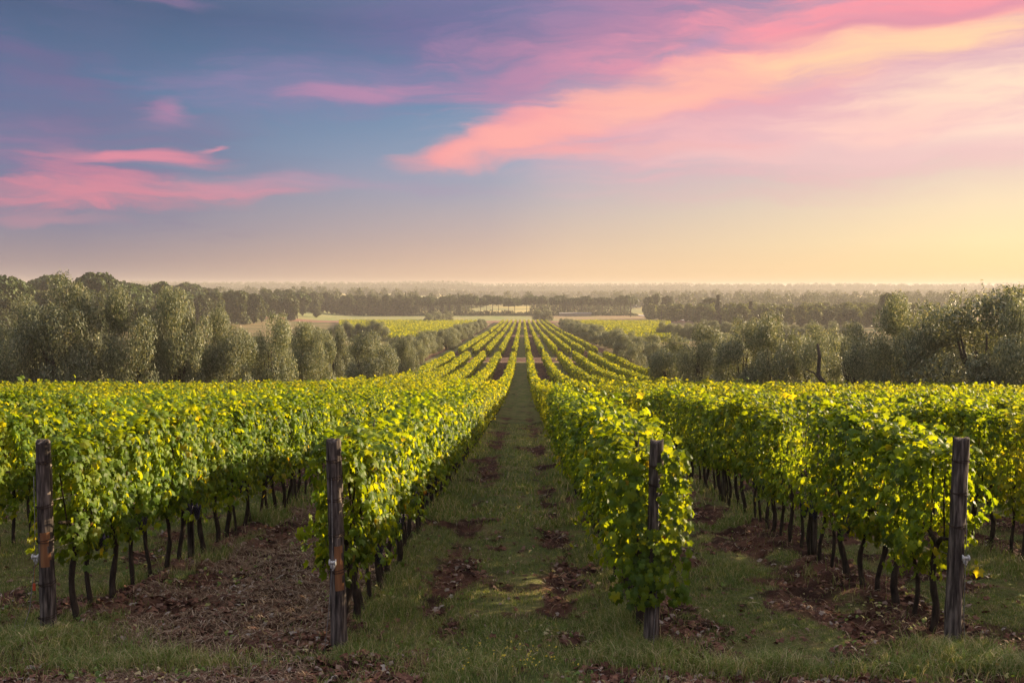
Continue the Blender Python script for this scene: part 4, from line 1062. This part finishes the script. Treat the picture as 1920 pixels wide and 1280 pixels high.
# ------------------------------------------------------------------ far buildings, pole, car
def house(u, vt, vb, w, d, label, walls='brick'):
    x = at_u(u, d); zt = EYE - (vt - 537) / F * d; z0 = float(ground_z(x, d)); H = zt - z0; wd = w / F * d
    o = obj('house', None, label=label, category='house'); o.location = (x, d, z0)
    wh = H * .80; dp = wd * .8
    b = MB(); b.box((0, 0, wh / 2), (wd, dp, wh)); obj('wall', b.mesh('wall', [M[walls]]), o)
    b = MB(); e = .7; a, c = wd / 2 + e, dp / 2 + e
    b.add([(-a, -c, wh), (a, -c, wh), (a, c, wh), (-a, c, wh), (-a * .35, 0, H), (a * .35, 0, H)], [(0, 1, 5, 4), (1, 2, 5), (2, 3, 4, 5), (3, 0, 4), (0, 3, 2, 1)]); rf = obj('roof', b.mesh('roof', [M['tile']]), o)
    b = MB(); b.box((wd * .2, 0, H - .1), (.8, .8, 1.4)); obj('chimney', b.mesh('chimney', [M[walls]]), rf)
    for wz in (wh - 2.2, wh - 5.4):
        for k in (-1, 0, 1):
            b = MB(); b.box((k * wd * .3, -dp / 2 - .03, wz), (1.1, .12, 1.6)); obj('window', b.mesh('window', [M['glass']]), o)
house(1295, 558, 577, 12, 1000, 'red house with a hipped roof, rightmost and tallest of the far houses')
house(1270, 562, 577, 9, 1010, 'low red house left of the tallest far house')
house(1311, 562, 577, 7, 1030, 'small hazy red house right of the tallest far house')
b = MB(); xx = at_u(1192, 1000)
pts = [(math.cos(a) * 4.2, math.sin(a) * 9.5) for a in np.linspace(0, math.pi, 15)]
b.add([(p[0], -5, p[1]) for p in pts] + [(p[0], 5, p[1]) for p in pts], [(i, i + 1, 16 + i, 15 + i) for i in range(14)] + [tuple(range(15))[::-1], tuple(range(15, 30))])
o = obj('storage_dome', b.mesh('storage_dome', [M['film']], True), label='white rounded farm dome beyond the right end of the umbrella pines', category='farm building'); o.location = (xx, 1000, float(ground_z(xx, 1000)))
x0, x1 = at_u(1048, 712), at_u(1107, 712)
o = obj('farm_shed', None, label='long low grey shed in front of the umbrella pines', category='shed'); o.location = ((x0 + x1) / 2, 705, float(ground_z((x0 + x1) / 2, 705)))
b = MB(); b.box((0, 0, .95), (x1 - x0, 5, 1.9)); obj('wall', b.mesh('wall', [M['plaster']]), o)
b = MB(); b.add([(-(x1 - x0) / 2 - .3, -2.9, 1.9), ((x1 - x0) / 2 + .3, -2.9, 1.9), ((x1 - x0) / 2 + .3, 2.9, 2.5), (-(x1 - x0) / 2 - .3, 2.9, 2.5), (-(x1 - x0) / 2 - .3, -2.9, 2.03), ((x1 - x0) / 2 + .3, -2.9, 2.03), ((x1 - x0) / 2 + .3, 2.9, 2.63), (-(x1 - x0) / 2 - .3, 2.9, 2.63)],
             [(0, 3, 2, 1), (4, 5, 6, 7), (0, 1, 5, 4), (1, 2, 6, 5), (2, 3, 7, 6), (3, 0, 4, 7)]); obj('roof', b.mesh('roof', [M['plaster']]), o)
for u, vt, d, lab in ((1240, 575, 560, 'thin utility pole at the left end of the long olive hedge'), (1182, 566, 680, 'thin pole at the right end of the umbrella pines'), (1408, 540, 1400, 'tall thin mast rising from the hazy plain')):
    x = at_u(u, d); z0 = float(ground_z(x, d)); H = EYE - (vt - 537) / F * d - z0
    b = MB(); b.tube([(0, 0, -.5), (0, 0, H)], [.18 * d / 560, .12 * d / 560], 8); b.box((0, 0, H - .6), (1.8, .14, .14)); b.box((0, 0, H - 1.4), (1.2, .14, .14))
    o = obj('utility_pole', b.mesh('utility_pole', [M['tbark']]), label=lab, category='pole'); o.location = (x, d, z0)
def car(u, d):
    x = at_u(u, d); o = obj('parked_car', None, label='small white car parked among the trees beside the cypresses', category='car'); o.location = (x, d, float(ground_z(x, d))); o.rotation_euler = (0, 0, .2)
    prof = [(-2.1, .35), (-2.15, .8), (-1.95, 1.0), (-1.2, 1.05), (-.7, 1.48), (.6, 1.5), (1.25, 1.08), (2.05, .95), (2.15, .6), (2.1, .35)]
    b = MB(); n = len(prof); V = [(p[0], -.86, p[1]) for p in prof] + [(p[0], .86, p[1]) for p in prof]
    b.add(V, [(i, (i + 1) % n, n + (i + 1) % n, n + i)[::-1] for i in range(n)] + [tuple(range(n)), tuple(range(n, 2 * n))[::-1]]); obj('body', b.mesh('body', [M['carpaint']]), o)
    for s in (-1, 1):
        b = MB(); b.add([(-1.05, s * .87, 1.06), (-.66, s * .87, 1.41), (.55, s * .87, 1.43), (1.08, s * .87, 1.08)], [(0, 1, 2, 3)]); obj('side_window', b.mesh('side_window', [M['glass']]), o)
        for wx in (-1.35, 1.35):
            b = MB(); b.tube([(wx, s * .70, .33), (wx, s * .9, .33)], .33, 16); obj('wheel', b.mesh('wheel', [M['rubber']]), o)
car(1337, 420)

# ------------------------------------------------------------------ evening haze over the plain
def haze():
    b = MB(); zb, zt = -1.5, EYE + 14
    b.add([(-8200, -420, zb), (8200, -420, zb), (8200, 11500, zb), (-8200, 11500, zb), (-8200, -420, zt), (8200, -420, zt), (8200, 11500, zt), (-8200, 11500, zt)],
          [(0, 3, 2, 1), (4, 5, 6, 7), (0, 1, 5, 4), (1, 2, 6, 5), (2, 3, 7, 6), (3, 0, 4, 7)])
    m, t = mat('haze_air'); v = N('ShaderNodeVolumePrincipled', t)
    v.inputs['Color'].default_value = (.76, .70, .65, 1); v.inputs['Density'].default_value = 2.7e-4; v.inputs['Anisotropy'].default_value = .15
    o = N('ShaderNodeOutputMaterial', t); L(v.outputs[0], o.inputs['Volume'], t)
    obj('haze', b.mesh('haze', [m]), kind='stuff', label='warm evening haze lying over the plain', category='haze')
haze()
